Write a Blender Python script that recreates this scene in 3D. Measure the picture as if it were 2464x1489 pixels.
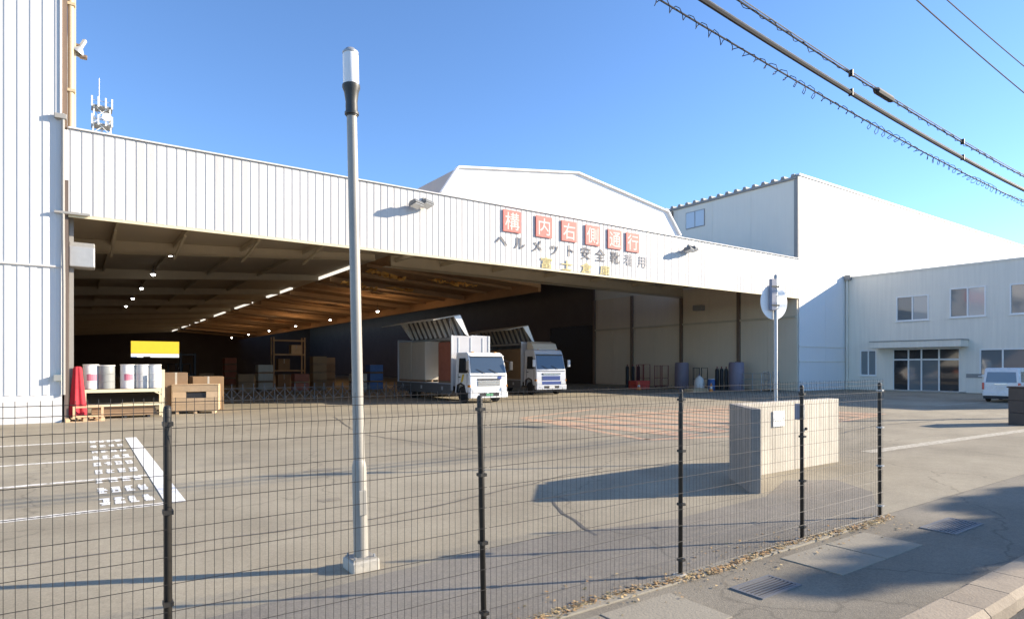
import bpy, bmesh, math, random
from math import radians, sin, cos, pi, tan
from mathutils import Vector, Matrix
random.seed(7)
for o in list(bpy.data.objects): bpy.data.objects.remove(o)
S = bpy.context.scene
C = S.collection
# ------------------------------------------------------------------ camera, sky, sun, exposure
YAW = radians(35.1)
camd = bpy.data.cameras.new("camera"); cam = bpy.data.objects.new("camera", camd); C.objects.link(cam)
cam.location = (0, 0, 2.05); cam.rotation_euler = (radians(90), 0, -YAW)
camd.sensor_width = 36; camd.lens = 36 * 1496 / 2464; camd.shift_y = 135.5 / 2464
camd.clip_start = 0.05; camd.clip_end = 3000
S.camera = cam
SUN_AZ = math.atan2(.905, -.426); SUN_EL = math.atan(.377)     # azimuth clockwise from +Y
w = bpy.data.worlds.new("World"); S.world = w; w.use_nodes = True
wn = w.node_tree.nodes; wl = w.node_tree.links
sky = wn.new("ShaderNodeTexSky"); sky.sky_type = 'NISHITA'; sky.sun_disc = False
sky.sun_elevation = SUN_EL; sky.sun_rotation = SUN_AZ; sky.altitude = 0; sky.air_density = 0.8; sky.dust_density = 0.1; sky.ozone_density = 5.0
wl.new(sky.outputs[0], wn["Background"].inputs[0]); wn["Background"].inputs[1].default_value = 0.125
sd = bpy.data.lights.new("sun", 'SUN'); sd.energy = 4.4; sd.angle = radians(.53); sd.color = (1, .87, .69)
sun = bpy.data.objects.new("sun", sd); C.objects.link(sun)
sdir = Vector((.905, -.426, .377)).normalized()
sun.rotation_euler = sdir.to_track_quat('Z', 'Y').to_euler(); sun.location = (40, -20, 30)
S.view_settings.view_transform = 'Standard'; S.view_settings.look = 'None'
S.view_settings.exposure = 1.34; S.view_settings.gamma = 1; S.view_settings.use_curve_mapping = False
S.render.engine = 'CYCLES'
S.cycles.max_bounces = 10; S.cycles.diffuse_bounces = 6; S.cycles.transparent_max_bounces = 12
S.cycles.use_denoising = True

# ------------------------------------------------------------------ materials
def mat(name, col, rough=.7, var=.12, scale=1.5, fine=.06, fscale=40, bump=0.0, bscale=60, metal=0., spec=.4,
        streak=0., objvar=0., col2=None, stain=0., em=None, es=0.):
    m = bpy.data.materials.new(name); m.use_nodes = True
    nt = m.node_tree; N = nt.nodes; L = nt.links; b = N["Principled BSDF"]
    b.inputs["Roughness"].default_value = rough; b.inputs["Metallic"].default_value = metal
    b.inputs["Specular IOR Level"].default_value = spec
    g = N.new("ShaderNodeNewGeometry")
    def noise(sc, det=4, vec=None, rgh=.6):
        n = N.new("ShaderNodeTexNoise"); n.inputs["Scale"].default_value = sc; n.inputs["Detail"].default_value = det
        n.inputs["Roughness"].default_value = rgh; L.new(vec or g.outputs["Position"], n.inputs["Vector"]); return n.outputs["Fac"]
    def math_(op, a, b_):
        n = N.new("ShaderNodeMath"); n.operation = op
        for i, x in enumerate((a, b_)):
            if hasattr(x, "links"): L.new(x, n.inputs[i])
            else: n.inputs[i].default_value = x
        return n.outputs[0]
    f = math_('MULTIPLY', math_('SUBTRACT', noise(scale), .5), 2 * var)
    f = math_('ADD', f, math_('MULTIPLY', math_('SUBTRACT', noise(fscale, 2), .5), 2 * fine))
    if streak:
        mp = N.new("ShaderNodeMapping"); mp.inputs["Scale"].default_value = (2.2, 2.2, .12); L.new(g.outputs["Position"], mp.inputs[0])
        f = math_('ADD', f, math_('MULTIPLY', math_('SUBTRACT', noise(2.0, 5, mp.outputs[0]), .55), 2 * streak))
    if objvar:
        oi = N.new("ShaderNodeObjectInfo")
        f = math_('ADD', f, math_('MULTIPLY', math_('SUBTRACT', oi.outputs["Random"], .5), 2 * objvar))
    f = math_('ADD', f, 1.0)
    c0 = N.new("ShaderNodeMix"); c0.data_type = 'RGBA'
    c0.inputs[6].default_value = (*col, 1); c0.inputs[7].default_value = (*(col2 or col), 1)
    if col2: L.new(math_('MULTIPLY', math_('SUBTRACT', noise(scale * .7 + .3, 6), .42), 5.), c0.inputs[0]); c0.clamp_factor = True
    else: c0.inputs[0].default_value = 0
    v = N.new("ShaderNodeVectorMath"); v.operation = 'SCALE'; L.new(c0.outputs[2], v.inputs[0]); L.new(f, v.inputs["Scale"])
    L.new(v.outputs[0], b.inputs["Base Color"])
    L.new(math_('ADD', math_('MULTIPLY', math_('SUBTRACT', noise(scale * 3), .5), .25), rough), b.inputs["Roughness"])
    if bump:
        bn = N.new("ShaderNodeBump"); bn.inputs["Strength"].default_value = bump; bn.inputs["Distance"].default_value = .01
        L.new(noise(bscale, 3), bn.inputs["Height"]); L.new(bn.outputs[0], b.inputs["Normal"])
    if em: b.inputs["Emission Color"].default_value = (*em, 1); b.inputs["Emission Strength"].default_value = es
    return m

def asphalt(name, dark, light, wear=.5):
    m = bpy.data.materials.new(name); m.use_nodes = True
    nt = m.node_tree; N = nt.nodes; L = nt.links; b = N["Principled BSDF"]
    g = N.new("ShaderNodeNewGeometry")
    def noise(sc, det, rgh=.6, vec=None):
        n = N.new("ShaderNodeTexNoise"); n.inputs["Scale"].default_value = sc; n.inputs["Detail"].default_value = det
        n.inputs["Roughness"].default_value = rgh; L.new(vec or g.outputs["Position"], n.inputs["Vector"]); return n.outputs["Fac"]
    def M(op, a, b_, cl=False):
        n = N.new("ShaderNodeMath"); n.operation = op; n.use_clamp = cl
        for i, x in enumerate((a, b_)):
            if hasattr(x, "links"): L.new(x, n.inputs[i])
            else: n.inputs[i].default_value = x
        return n.outputs[0]
    big = M('MULTIPLY', M('SUBTRACT', noise(.11, 6, .62), .38), 3.2, True)
    mp = N.new("ShaderNodeMapping"); mp.inputs["Rotation"].default_value = (0, 0, .35); mp.inputs["Scale"].default_value = (.12, .9, 1)
    L.new(g.outputs["Position"], mp.inputs[0])
    track = M('MULTIPLY', M('SUBTRACT', noise(.8, 3, .5, mp.outputs[0]), .55), wear * 2.2, True)
    mix = N.new("ShaderNodeMix"); mix.data_type = 'RGBA'; mix.inputs[6].default_value = (*dark, 1); mix.inputs[7].default_value = (*light, 1); L.new(big, mix.inputs[0])
    vo = N.new("ShaderNodeTexVoronoi"); vo.feature = 'DISTANCE_TO_EDGE'; vo.inputs["Scale"].default_value = .17
    wv = N.new("ShaderNodeVectorMath"); wv.operation = 'ADD'; L.new(g.outputs["Position"], wv.inputs[0])
    nz = N.new("ShaderNodeTexNoise"); nz.inputs["Scale"].default_value = .9; nz.inputs["Detail"].default_value = 4; L.new(g.outputs["Position"], nz.inputs["Vector"])
    sc_ = N.new("ShaderNodeVectorMath"); sc_.operation = 'SCALE'; sc_.inputs["Scale"].default_value = 1.6; L.new(nz.outputs["Color"], sc_.inputs[0]); L.new(sc_.outputs[0], wv.inputs[1])
    L.new(wv.outputs[0], vo.inputs["Vector"])
    crack = M('MULTIPLY', M('SUBTRACT', .006, vo.outputs["Distance"]), 90., True)
    spk = M('ADD', M('MULTIPLY', M('SUBTRACT', noise(48, 2, .7), .5), .75), M('MULTIPLY', M('SUBTRACT', noise(14, 3, .7), .5), .42))
    mid = M('ADD', M('MULTIPLY', M('SUBTRACT', noise(1.7, 5, .65), .5), .42), M('MULTIPLY', M('SUBTRACT', noise(.45, 4, .6), .5), .35))
    f = M('ADD', M('ADD', 1.0, spk), mid)
    f = M('MULTIPLY', f, M('SUBTRACT', 1.0, M('MULTIPLY', track, .36)))
    f = M('MULTIPLY', f, M('SUBTRACT', 1.0, M('MULTIPLY', crack, .5)))
    v = N.new("ShaderNodeVectorMath"); v.operation = 'SCALE'; L.new(mix.outputs[2], v.inputs[0]); L.new(f, v.inputs["Scale"])
    L.new(v.outputs[0], b.inputs["Base Color"]); b.inputs["Roughness"].default_value = .88; b.inputs["Specular IOR Level"].default_value = .25
    bn = N.new("ShaderNodeBump"); bn.inputs["Strength"].default_value = .55; bn.inputs["Distance"].default_value = .012
    L.new(noise(70, 3, .7), bn.inputs["Height"]); L.new(bn.outputs[0], b.inputs["Normal"])
    return m

def paint(name, col, under, cover=.6):      # worn road paint: bare asphalt shows where it has rubbed off
    m = mat(name, col, .8, .1, 2, .1, 50, .3, 70)
    nt = m.node_tree; N = nt.nodes; L = nt.links; b = N["Principled BSDF"]
    src = b.inputs["Base Color"].links[0].from_socket
    n = N.new("ShaderNodeTexNoise"); n.inputs["Scale"].default_value = 9; n.inputs["Detail"].default_value = 6; n.inputs["Roughness"].default_value = .75
    g = N.new("ShaderNodeNewGeometry"); L.new(g.outputs["Position"], n.inputs["Vector"])
    r = N.new("ShaderNodeMapRange"); r.inputs[1].default_value = .62 - cover * .35; r.inputs[2].default_value = .74 - cover * .30; L.new(n.outputs["Fac"], r.inputs[0])
    mx = N.new("ShaderNodeMix"); mx.data_type = 'RGBA'; mx.inputs[6].default_value = (*under, 1)
    L.new(r.outputs[0], mx.inputs[0]); L.new(src, mx.inputs[7]); L.new(mx.outputs[2], b.inputs["Base Color"])
    return m

def glass(name, tint, rough=.04):
    m = bpy.data.materials.new(name); m.use_nodes = True
    b = m.node_tree.nodes["Principled BSDF"]
    b.inputs["Base Color"].default_value = (*tint, 1); b.inputs["Roughness"].default_value = rough
    b.inputs["Specular IOR Level"].default_value = .9; b.inputs["Coat Weight"].default_value = .6; b.inputs["Coat Roughness"].default_value = .02
    return m

YA = ((.265, .230, .168), (.385, .338, .250))
M_ = dict(
 yard=asphalt("yard_asphalt", *YA), side=asphalt("sidewalk_asphalt", (.195, .170, .130), (.285, .255, .20), .4),
 road=asphalt("road_asphalt", (.075, .075, .075), (.12, .115, .11), .4),
 patch=asphalt("old_asphalt", (.20, .178, .145), (.30, .268, .22), .6),
 conc=mat("concrete", (.46, .42, .35), .85, .16, 2.5, .12, 30, .5, 45, streak=.12, objvar=.08),
 kerbm=mat("kerb_concrete", (.30, .245, .18), .9, .22, 3, .16, 25, .6, 40, objvar=.12, stain=.2),
 slabm=mat("cover_concrete", (.27, .24, .185), .88, .16, 2.5, .12, 30, .5, 45, objvar=.1),
 wingm=mat("shade_toned_concrete", (.27, .24, .205), .88, .2, 1.6, .12, 25, .4, 40, streak=.3),  # streaked concrete, darkened so the wing's shaded face is in its colour
 concw=mat("wall_concrete", (.55, .495, .405), .85, .2, 1.6, .12, 25, .5, 40, streak=.5),
 clad=mat("white_cladding", (.60, .58, .555), .5, .03, .4, .02, 30, streak=.13, objvar=.05),
 clad2=mat("tower_cladding", (.68, .665, .645), .5, .03, .4, .02, 30, streak=.10, objvar=.05),
 white=mat("white_wall_panel", (.84, .83, .81), .6, .03, .3, .02, 20, streak=.03, objvar=.012),
 office=mat("office_wall_render", (.82, .765, .655), .8, .05, .5, .03, 35, .15, 60, streak=.13),
 trim=mat("grey_trim", (.30, .29, .27), .6, .08, 2, .03),
 tan=mat("tan_pipe_paint", (.55, .44, .28), .55, .08, 2, .04, streak=.1),
 brown=mat("brown_flashing", (.20, .14, .10), .6, .12, 2, .06),
 beam=mat("beam_paint", (.60, .52, .38), .65, .1, 1, .04, streak=.05),
 ceil=mat("roof_underside", (.55, .47, .36), .8, .12, .6, .05, objvar=.05),
 rustc=mat("rust_brown_roof_lining", (.43, .255, .13), .8, .22, .5, .1, 8, objvar=.12),
 rustb=mat("orange_brown_beam_paint", (.48, .31, .17), .75, .2, .8, .08),
 orangec=mat("orange_netting", (.80, .46, .13), .8, .2, 1, .2, 12),
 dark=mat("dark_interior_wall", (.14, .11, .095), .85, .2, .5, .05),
 beige=mat("beige_side_wall", (.80, .68, .51), .75, .06, .5, .03, streak=.06),
 black=mat("black_wire_coat", (.028, .025, .021), .5, .1, 4, .05),
 galv=mat("galvanised_steel", (.42, .42, .41), .45, .12, 5, .06, 40, metal=.35, streak=.05),
 lampg=mat("lamp_pole_paint", (.33, .31, .27), .5, .12, 3, .06, metal=.1, streak=.1),
 ldark=mat("lamp_collar_dark", (.05, .05, .045), .5, .1, 4, .04),
 opal=mat("opal_globe", (.85, .84, .82), .3, .02, 3, .01),
 floodg=mat("flood_light_housing", (.16, .165, .165), .45, .1, 5, .05),
 lens=glass("lamp_lens", (.55, .57, .58), .15),
 red=mat("red_cloth", (.48, .03, .045), .8, .25, 3, .1, 20),
 redp=mat("red_sign_board", (.70, .17, .14), .6, .14, 3, .05, streak=.12, objvar=.08),
 pink=mat("faded_pale_lettering", (.82, .60, .54), .7, .06, 3, .03),
 inkg=mat("faded_black_lettering", (.17, .165, .175), .7, .2, 3, .05, objvar=.05),
 inkf=mat("washed_out_lettering", (.42, .41, .42), .7, .2, 3, .05),
 yel=mat("faded_yellow_lettering", (.60, .50, .22), .7, .14, 3, .05),
 pw=paint("white_road_paint", (.84, .83, .79), YA[0], .95), pw2=paint("thin_worn_white_paint", (.80, .77, .70), YA[0], .72),
 tar=mat('tar', (.11,.10,.085), .6, .2, 3, .1, 40), stain=paint('oil_stained_asphalt', (.17,.15,.12), YA[0], .34), pw3=paint('faint_white_paint', (.60,.56,.47), YA[1], .42), po=paint("worn_orange_paint", (.58, .30, .165), YA[1], .56),
 wood=mat("pale_pallet_wood", (.60, .42, .25), .8, .18, 4, .1, 60, .2, 60, objvar=.15),
 woodd=mat("weathered_wood", (.26, .17, .10), .85, .2, 4, .1, 60, objvar=.2),
 cream=mat("cream_rack_paint", (.70, .62, .42), .55, .08, 3, .05),
 drumw=mat("white_drum_plastic", (.76, .745, .70), .5, .06, 3, .03, streak=.1),
 drumg=mat("grey_drum_steel", (.26, .27, .26), .5, .15, 3, .06, streak=.15),
 label=mat("pink_drum_label", (.55, .18, .24), .6, .1, 5, .05), lid=mat("lid_grey", (.5, .5, .48), .5, .08, 4, .03),
 twhite=mat("truck_white_paint", (.82, .82, .80), .3, .03, 2, .02, spec=.6), tcream=mat("truck_cream_paint", (.66, .58, .45), .35, .04, 2, .02, spec=.6),
 gatem=mat('dull_gate_steel', (.12,.12,.12), .55, .15, 5, .06), grm=mat('grate_steel', (.15,.15,.155), .6, .15, 5, .06), tpale=mat('truck_pale_grey_paint', (.58,.60,.64), .32, .04, 2, .02, spec=.6), tsil=mat("truck_box_aluminium", (.55, .56, .56), .42, .06, 2, .03, metal=.3, streak=.05),
 tgrey=mat("bulkhead_grey", (.45, .45, .47), .55, .06, 2, .03), tdark=mat("chassis_black", (.028, .028, .03), .6, .15, 4, .06),
 tgate=mat("side_gate_steel", (.13, .13, .13), .5, .15, 3, .06, streak=.1), tbeige=mat("cargo_wrap_beige", (.44, .40, .33), .7, .08, 2, .04, streak=.1),
 trust=mat("red_oxide_panel", (.32, .11, .065), .75, .2, 3, .08), tyre=mat("tyre_rubber", (.022, .022, .022), .85, .15, 8, .08),
 rim=mat("wheel_rim", (.4, .4, .4), .4, .1, 5, .05, metal=.5), ws=glass("windscreen_glass", (.045, .06, .075), .05), dglass=glass("dark_window_glass", (.03, .035, .04), .06),
 wglass=glass("office_window_glass", (.16, .185, .195), .06), pglass=glass('curtained_window_glass', (.42,.43,.42), .08), curtain=mat("pale_blind", (.62, .62, .58), .8, .05, 2, .03),
 hl=glass("headlamp_glass", (.62, .64, .66), .1), amber=glass("amber_lens", (.7, .28, .03), .2), redl=glass("red_lens", (.5, .02, .02), .2),
 chrome=mat("bright_trim", (.6, .6, .6), .2, .05, 4, .02, metal=.9), tblue=mat("grille_blue", (.05, .08, .25), .4, .1, 4, .05),
 yelp=mat("yellow_paint", (.72, .50, .03), .5, .08, 1, .03), green=mat("green_plate", (.10, .30, .16), .5, .1, 4, .04),
 van=mat("van_white_paint", (.72, .72, .71), .28, .02, 2, .01, spec=.6), gate=mat("brown_stone_cladding", (.055, .042, .036), .45, .25, 3, .15, 60),
 wrap=mat("purple_grey_wrap", (.24, .21, .26), .5, .12, 3, .05, streak=.12), redf=mat("dark_red_frame_paint", (.24, .05, .05), .55, .15, 3, .05),
 redc=mat("red_crate_plastic", (.55, .07, .05), .5, .12, 3, .05), blue=mat("blue_plastic", (.05, .12, .30), .45, .1, 3, .05),
 cone=mat("orange_plastic", (.70, .24, .05), .5, .1, 4, .05), card=mat("brown_cardboard", (.27, .17, .09), .85, .15, 3, .06, objvar=.2),
 cable=mat("cable_sheath", (.022, .021, .024), .6, .1, 5, .05), steelp=mat("sign_back_aluminium", (.84, .83, .82), .45, .05, 5, .03, metal=.1),
 blueg=mat("blue_grey_plate", (.25, .26, .32), .5, .1, 4, .04),
 leafm=mat("dry_leaf", (.36, .21, .09), .85, .4, 6, .3, 30, col2=(.48, .36, .18)), foliage=mat("tree_leaf", (.06, .10, .035), .7, .35, 3, .2, 20),
 bark=mat("bark", (.12, .085, .06), .9, .2, 5, .1, 30), pole=mat("pole_concrete", (.38, .37, .35), .85, .1, 3, .05),
 gable=mat("gable_white_sheet", (.88, .87, .86), .55, .02, .3, .01, streak=.02, objvar=.01), gside=mat("gable_side_sheet", (.42, .39, .36), .7, .06, .5, .03),
 roofm=mat("roof_sheet", (.24, .23, .21), .6, .1, .5, .05), tgray=mat("tall_side_sheet", (.82, .77, .66), .7, .04, .4, .02, streak=.05, objvar=.02),
 strip=mat('glowing_ridge_strip', (.8,.8,.78), .5, 0, em=(1,.95,.85), es=.42), glow=mat("lit_lamp", (.8, .8, .8), .5, 0, em=(1, .97, .92), es=9.),
)
def translucent():
    m = bpy.data.materials.new("translucent_roof_panel"); m.use_nodes = True
    N = m.node_tree.nodes; L = m.node_tree.links; N.remove(N["Principled BSDF"])
    t = N.new("ShaderNodeBsdfTranslucent"); d = N.new("ShaderNodeBsdfDiffuse"); x = N.new("ShaderNodeMixShader")
    t.inputs[0].default_value = (.93, .92, .88, 1); d.inputs[0].default_value = (.8, .8, .76, 1); x.inputs[0].default_value = .2
    L.new(t.outputs[0], x.inputs[1]); L.new(d.outputs[0], x.inputs[2]); L.new(x.outputs[0], N["Material Output"].inputs[0]); return m
M_['trans'] = translucent()

# ------------------------------------------------------------------ mesh helpers
class MB:
    def __init__(s): s.v = []; s.f = []
    def add(s, vs, fs):
        n = len(s.v); s.v += [tuple(p) for p in vs]; s.f += [tuple(i + n for i in f) for f in fs]; return s
    def box(s, x0, x1, y0, y1, z0, z1):
        return s.add([(x0,y0,z0),(x1,y0,z0),(x1,y1,z0),(x0,y1,z0),(x0,y0,z1),(x1,y0,z1),(x1,y1,z1),(x0,y1,z1)],
                     [(0,3,2,1),(4,5,6,7),(0,1,5,4),(1,2,6,5),(2,3,7,6),(3,0,4,7)])
    def prism(s, poly, z0, z1):                 # polygon in xy (ccw)
        n = len(poly)
        return s.add([(x,y,z0) for x,y in poly] + [(x,y,z1) for x,y in poly],
                     [tuple(range(n-1,-1,-1)), tuple(range(n,2*n))] + [(i,(i+1)%n,n+(i+1)%n,n+i) for i in range(n)])
    def exx(s, poly, x0, x1, t0=1., t1=1.):      # polygon in (y,z) pulled along x
        n = len(poly)
        return s.add([(x0,y,z) for y,z in poly] + [(x1,y,z) for y,z in poly],
                     [tuple(range(n-1,-1,-1)), tuple(range(n,2*n))] + [(i,(i+1)%n,n+(i+1)%n,n+i) for i in range(n)])
    def exy(s, poly, y0, y1):                    # polygon in (x,z) pulled along y
        n = len(poly)
        return s.add([(x,y0,z) for x,z in poly] + [(x,y1,z) for x,z in poly],
                     [tuple(range(n)), tuple(range(2*n-1,n-1,-1))] + [(i,n+i,n+(i+1)%n,(i+1)%n) for i in range(n)])
    def tube(s, pts, r, n=6, cap=True):
        pts = [Vector(p) for p in pts]; rr = r if isinstance(r, (list, tuple)) else [r]*len(pts); rings = []
        for i, p in enumerate(pts):
            d = (pts[min(i+1,len(pts)-1)] - pts[max(i-1,0)]).normalized()
            a = d.cross(Vector((0,0,1))) if abs(d.z) < .95 else d.cross(Vector((1,0,0)))
            a.normalize(); b = d.cross(a)
            rings.append([p + (a*cos(2*pi*k/n) + b*sin(2*pi*k/n))*rr[i] for k in range(n)])
        fs = []
        for i in range(len(pts)-1):
            for k in range(n): fs.append((i*n+k, i*n+(k+1)%n, (i+1)*n+(k+1)%n, (i+1)*n+k))
        if cap: fs += [tuple(range(n-1,-1,-1)), tuple((len(pts)-1)*n+k for k in range(n))]
        return s.add([q for r_ in rings for q in r_], fs)
    def lathe(s, prof, n=20, c=(0,0)):            # profile of (r,z)
        vs = [(c[0]+r*cos(2*pi*k/n), c[1]+r*sin(2*pi*k/n), z) for r,z in prof for k in range(n)]
        fs = [(i*n+k, i*n+(k+1)%n, (i+1)*n+(k+1)%n, (i+1)*n+k) for i in range(len(prof)-1) for k in range(n)]
        fs += [tuple(range(n-1,-1,-1)), tuple((len(prof)-1)*n+k for k in range(n))]
        return s.add(vs, fs)
    def bar(s, a, b, w, h=None):                   # rectangular bar between two points
        a, b = Vector(a), Vector(b); h = h or w; d = (b-a).normalized()
        x = d.cross(Vector((0,0,1))) if abs(d.z) < .98 else Vector((1,0,0)); x.normalize(); y = d.cross(x)
        q = [(-w/2,-h/2),(w/2,-h/2),(w/2,h/2),(-w/2,h/2)]
        return s.add([a+x*i+y*j for i,j in q] + [b+x*i+y*j for i,j in q], [(3,2,1,0),(4,5,6,7),(0,1,5,4),(1,2,6,5),(2,3,7,6),(3,0,4,7)])
    def mesh(s, name, m):
        me = bpy.data.meshes.new(name); me.from_pydata(s.v, [], s.f); me.materials.append(m); me.update()
        bm = bmesh.new(); bm.from_mesh(me); bmesh.ops.recalc_face_normals(bm, faces=bm.faces); bm.to_mesh(me); bm.free()
        return me
    def obj(s, name, m, parent=None, bevel=0, smooth=False, loc=None, rot=None, seg=2):
        o = bpy.data.objects.new(name, s.mesh(name, m)); C.objects.link(o)
        if parent: o.parent = parent
        if loc: o.location = loc
        if rot: o.rotation_euler = rot
        if bevel:
            md = o.modifiers.new("bevel", 'BEVEL'); md.width = bevel; md.segments = seg; md.limit_method = 'ANGLE'; md.angle_limit = radians(40)
        if smooth:
            for p in o.data.polygons: p.use_smooth = True
            if smooth != 'all' and hasattr(o.data, "set_sharp_from_angle"): o.data.set_sharp_from_angle(angle=radians(40))
        return o
def link(name, me, parent=None, loc=(0,0,0), rot=(0,0,0)):
    o = bpy.data.objects.new(name, me); C.objects.link(o); o.location = loc; o.rotation_euler = rot
    if parent: o.parent = parent
    return o
def tag(o, label=None, cat=None, group=None, kind=None):
    if label: o['label'] = label
    if cat: o['category'] = cat
    if group: o['group'] = group
    if kind: o['kind'] = kind
    return o
def thing(name, label, cat, loc=(0,0,0), rz=0, group=None, rot=None):
    o = bpy.data.objects.new(name, None); C.objects.link(o); o.location = loc; o.rotation_euler = rot or (0,0,rz); o.empty_display_size = .2
    return tag(o, label, cat, group)
def copy_tree(o, parent=None, top=True):
    c = o.copy(); C.objects.link(c)
    if not top: c.parent = parent
    for ch in list(o.children): copy_tree(ch, c, False)
    return c
B = lambda *a: MB().box(*a)

FV = 28.0          # plane of the warehouse front (v = metres away from the road)
# ------------------------------------------------------------------ setting: ground, road, pavement, kerb
def sheet(name, poly, z, m, kind='structure', parent=None):
    mb = MB(); mb.add([(x,y,z) for x,y in poly], [tuple(range(len(poly)))])
    o = mb.obj(name, m); 
    if kind: o['kind'] = kind
    return o
sheet('ground', [(-1200,-1200),(1200,-1200),(1200,1500),(-1200,1500)], -.16, M_['road'])
sheet('road', [(-200,-9.0),(300,-9.0),(300,1.925),(-200,1.925)], -.13, M_['road'])
yard = sheet('yard', [(-120,4.06),(260,4.06),(260,300),(-120,300)], 0, M_['yard'])
pav = MB().box(-120,260,2.307,4.06,-.15,-.003).obj('pavement', M_['side']); pav['kind'] = 'structure'
# far pavement across the road
fp = MB().box(-120,260,-13,-9,-.15,0).obj('far_pavement', M_['side']); fp['kind'] = 'structure'
patch = sheet('old_asphalt_strip', [(-1.2,4.07),(9.0,4.07),(10.6,4.9),(11.2,5.8),(10.4,6.3),(8.9,5.7),(6.6,5.55),(4.6,5.9),(2.6,5.75),(.4,5.5)], .004, M_['patch'])
# kerb stones, each one its own piece
kerb = thing('kerb', 'row of pale concrete kerb stones along the road edge', 'kerb'); kerb['kind'] = 'structure'; del kerb['category']
ks = MB().exx([(1.93,-.13),(2.305,-.13),(2.305,.02),(2.285,.03),(1.98,.03),(1.93,-.02)], 0, .592).mesh('kerb_stone', M_['kerbm'])
for i in range(60):
    u = -4 + .6*i
    link('kerb_stone', ks, kerb, (u, random.uniform(-.004,.004), random.uniform(-.004,.003)))
# drain covers along the pavement
def cover(u0, u1, v0, v1):
    return MB().box(u0, u1, v0, v1, -.02, .006).obj('drain_cover', M_['slabm'], None, .006)
dc = thing('drain_cover_row', 'flat concrete gutter covers set into the pavement beside the fence', 'drain cover'); dc['kind'] = 'structure'; del dc['category']
for (u0,u1) in ((2.6,3.52),(3.54,4.4),(6.15,7.05),(7.07,7.95)):
    o = cover(u0,u1,3.12,3.78); o.parent = dc
def grate(u, v, lab, L=.62, W=.34, rz=0):
    t = thing('drain_grate', lab, 'drain grate', (u, v, 0), rz, 'steel drain grates in the pavement')
    f = MB()
    f.box(-L/2,L/2,-W/2,-W/2+.03,-.01,.010).box(-L/2,L/2,W/2-.03,W/2,-.01,.010).box(-L/2,-L/2+.03,-W/2+.03,W/2-.03,-.01,.010).box(L/2-.03,L/2,-W/2+.03,W/2-.03,-.01,.010)
    f.obj('grate_frame', M_['grm'], t)
    MB().box(-L/2+.03,L/2-.03,-W/2+.03,W/2-.03,-.012,.001).obj('drain_pit', M_['tdark'], t)
    b = MB().box(-L/2+.03,L/2-.03,-.008,.008,.0012,.009).mesh('grate_bar', M_['grm'])
    n = int(W/.04)
    for k in range(1, n): link('grate_bar', b, t, (0, -W/2+.012+k*(W-.024)/n, 0))
grate(5.25, 3.37, 'rusty grey drain grate in the pavement nearest the concrete covers')
grate(9.2, 3.28, 'grey drain grate in the pavement beyond the last fence post', .9, .4)

# painted markings on the yard
def line(name, a, b, wd, m, z=.004):
    a, b = Vector((*a,0)), Vector((*b,0)); d = (b-a).normalized(); n = Vector((-d.y,d.x,0))*wd/2
    o = MB().add([a+n+Vector((0,0,z)), a-n+Vector((0,0,z)), b-n+Vector((0,0,z)), b+n+Vector((0,0,z))], [(0,1,2,3)]).obj(name, m); o['kind'] = 'structure'; return o
line('parking_line', (1.30,20.8), (1.24,10.5), .27, M_['pw'], .008)
for v, vv in ((20.3,.22),(16.4,.18),(13.5,.17),(10.57,.19)): line('parking_line', (-14,v-.12 if v<20 else v+.6), (1.1,v), vv, M_['pw2'])
line('yard_edge_line', (15.4,7.25), (31,6.5), .34, M_['pw3'])
line('yard_edge_line', (36,13.6), (52,13.2), .12, M_['pw3'])
mk = MB()                                # neat rows of small worn characters, no longer readable
for r in range(9):
    v = 11.2 + 9.0*((r)/8)**1.05
    for k in range(4):
        u = .30 + .19*k + .02*r/8; h = .56
        for x_ in random.sample([.012,.05,.09], 2): mk.add([(u+x_,v-h/2,.006),(u+x_+.034,v-h/2,.006),(u+x_+.034,v+h/2,.006),(u+x_,v+h/2,.006)], [(0,1,2,3)])
        for q in random.sample([-.42,-.2,0,.2,.42], 4):
            w1, w2 = random.choice(((0,.135),(.02,.12),(0,.09),(.05,.135)))
            mk.add([(u+w1,v+q*h-.045,.0063),(u+w2,v+q*h-.045,.0063),(u+w2,v+q*h+.045,.0063),(u+w1,v+q*h+.045,.0063)], [(0,1,2,3)])
o = mk.obj('painted_lettering', M_['pw']); o['kind'] = 'structure'
def seam(pts, wd):
    mb = MB(); r_ = random.Random(int(pts[0][0]*7)); P = []
    for a, b in zip(pts, pts[1:]):
        a, b = Vector((*a,0)), Vector((*b,0)); n = max(2, int((b-a).length/.35)); d = (b-a).normalized(); q = Vector((-d.y,d.x,0))
        P += [(a+(b-a)*i/n + q*r_.uniform(-.05,.05), q) for i in range(n)]
    vs = []
    for p, q in P: w_ = wd*r_.uniform(.5,1.2)/2; vs += [p+q*w_+Vector((0,0,.005)), p-q*w_+Vector((0,0,.005))]
    mb.add(vs, [(2*i,2*i+1,2*i+3,2*i+2) for i in range(len(P)-1)])
    o = mb.obj('tar_seam', M_['tar']); o['kind'] = 'structure'
seam([(5.9,7.3),(5.4,6.3),(5.0,5.2)], .05); seam([(12.0,17.5),(13.5,15.2),(15.5,14.0),(18.5,13.6)], .10); seam([(-1.5,8.2),(3.6,7.9),(9.0,9.3)], .04)
seam([(2.0,24.5),(8.5,25.5),(15.2,24.0),(24,25.5)], .12); seam([(8.0,12.5),(7.0,18.0),(8.6,25.0)], .05); seam([(18.5,9.6),(22.5,10.3),(28.5,9.7)], .07)
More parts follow.
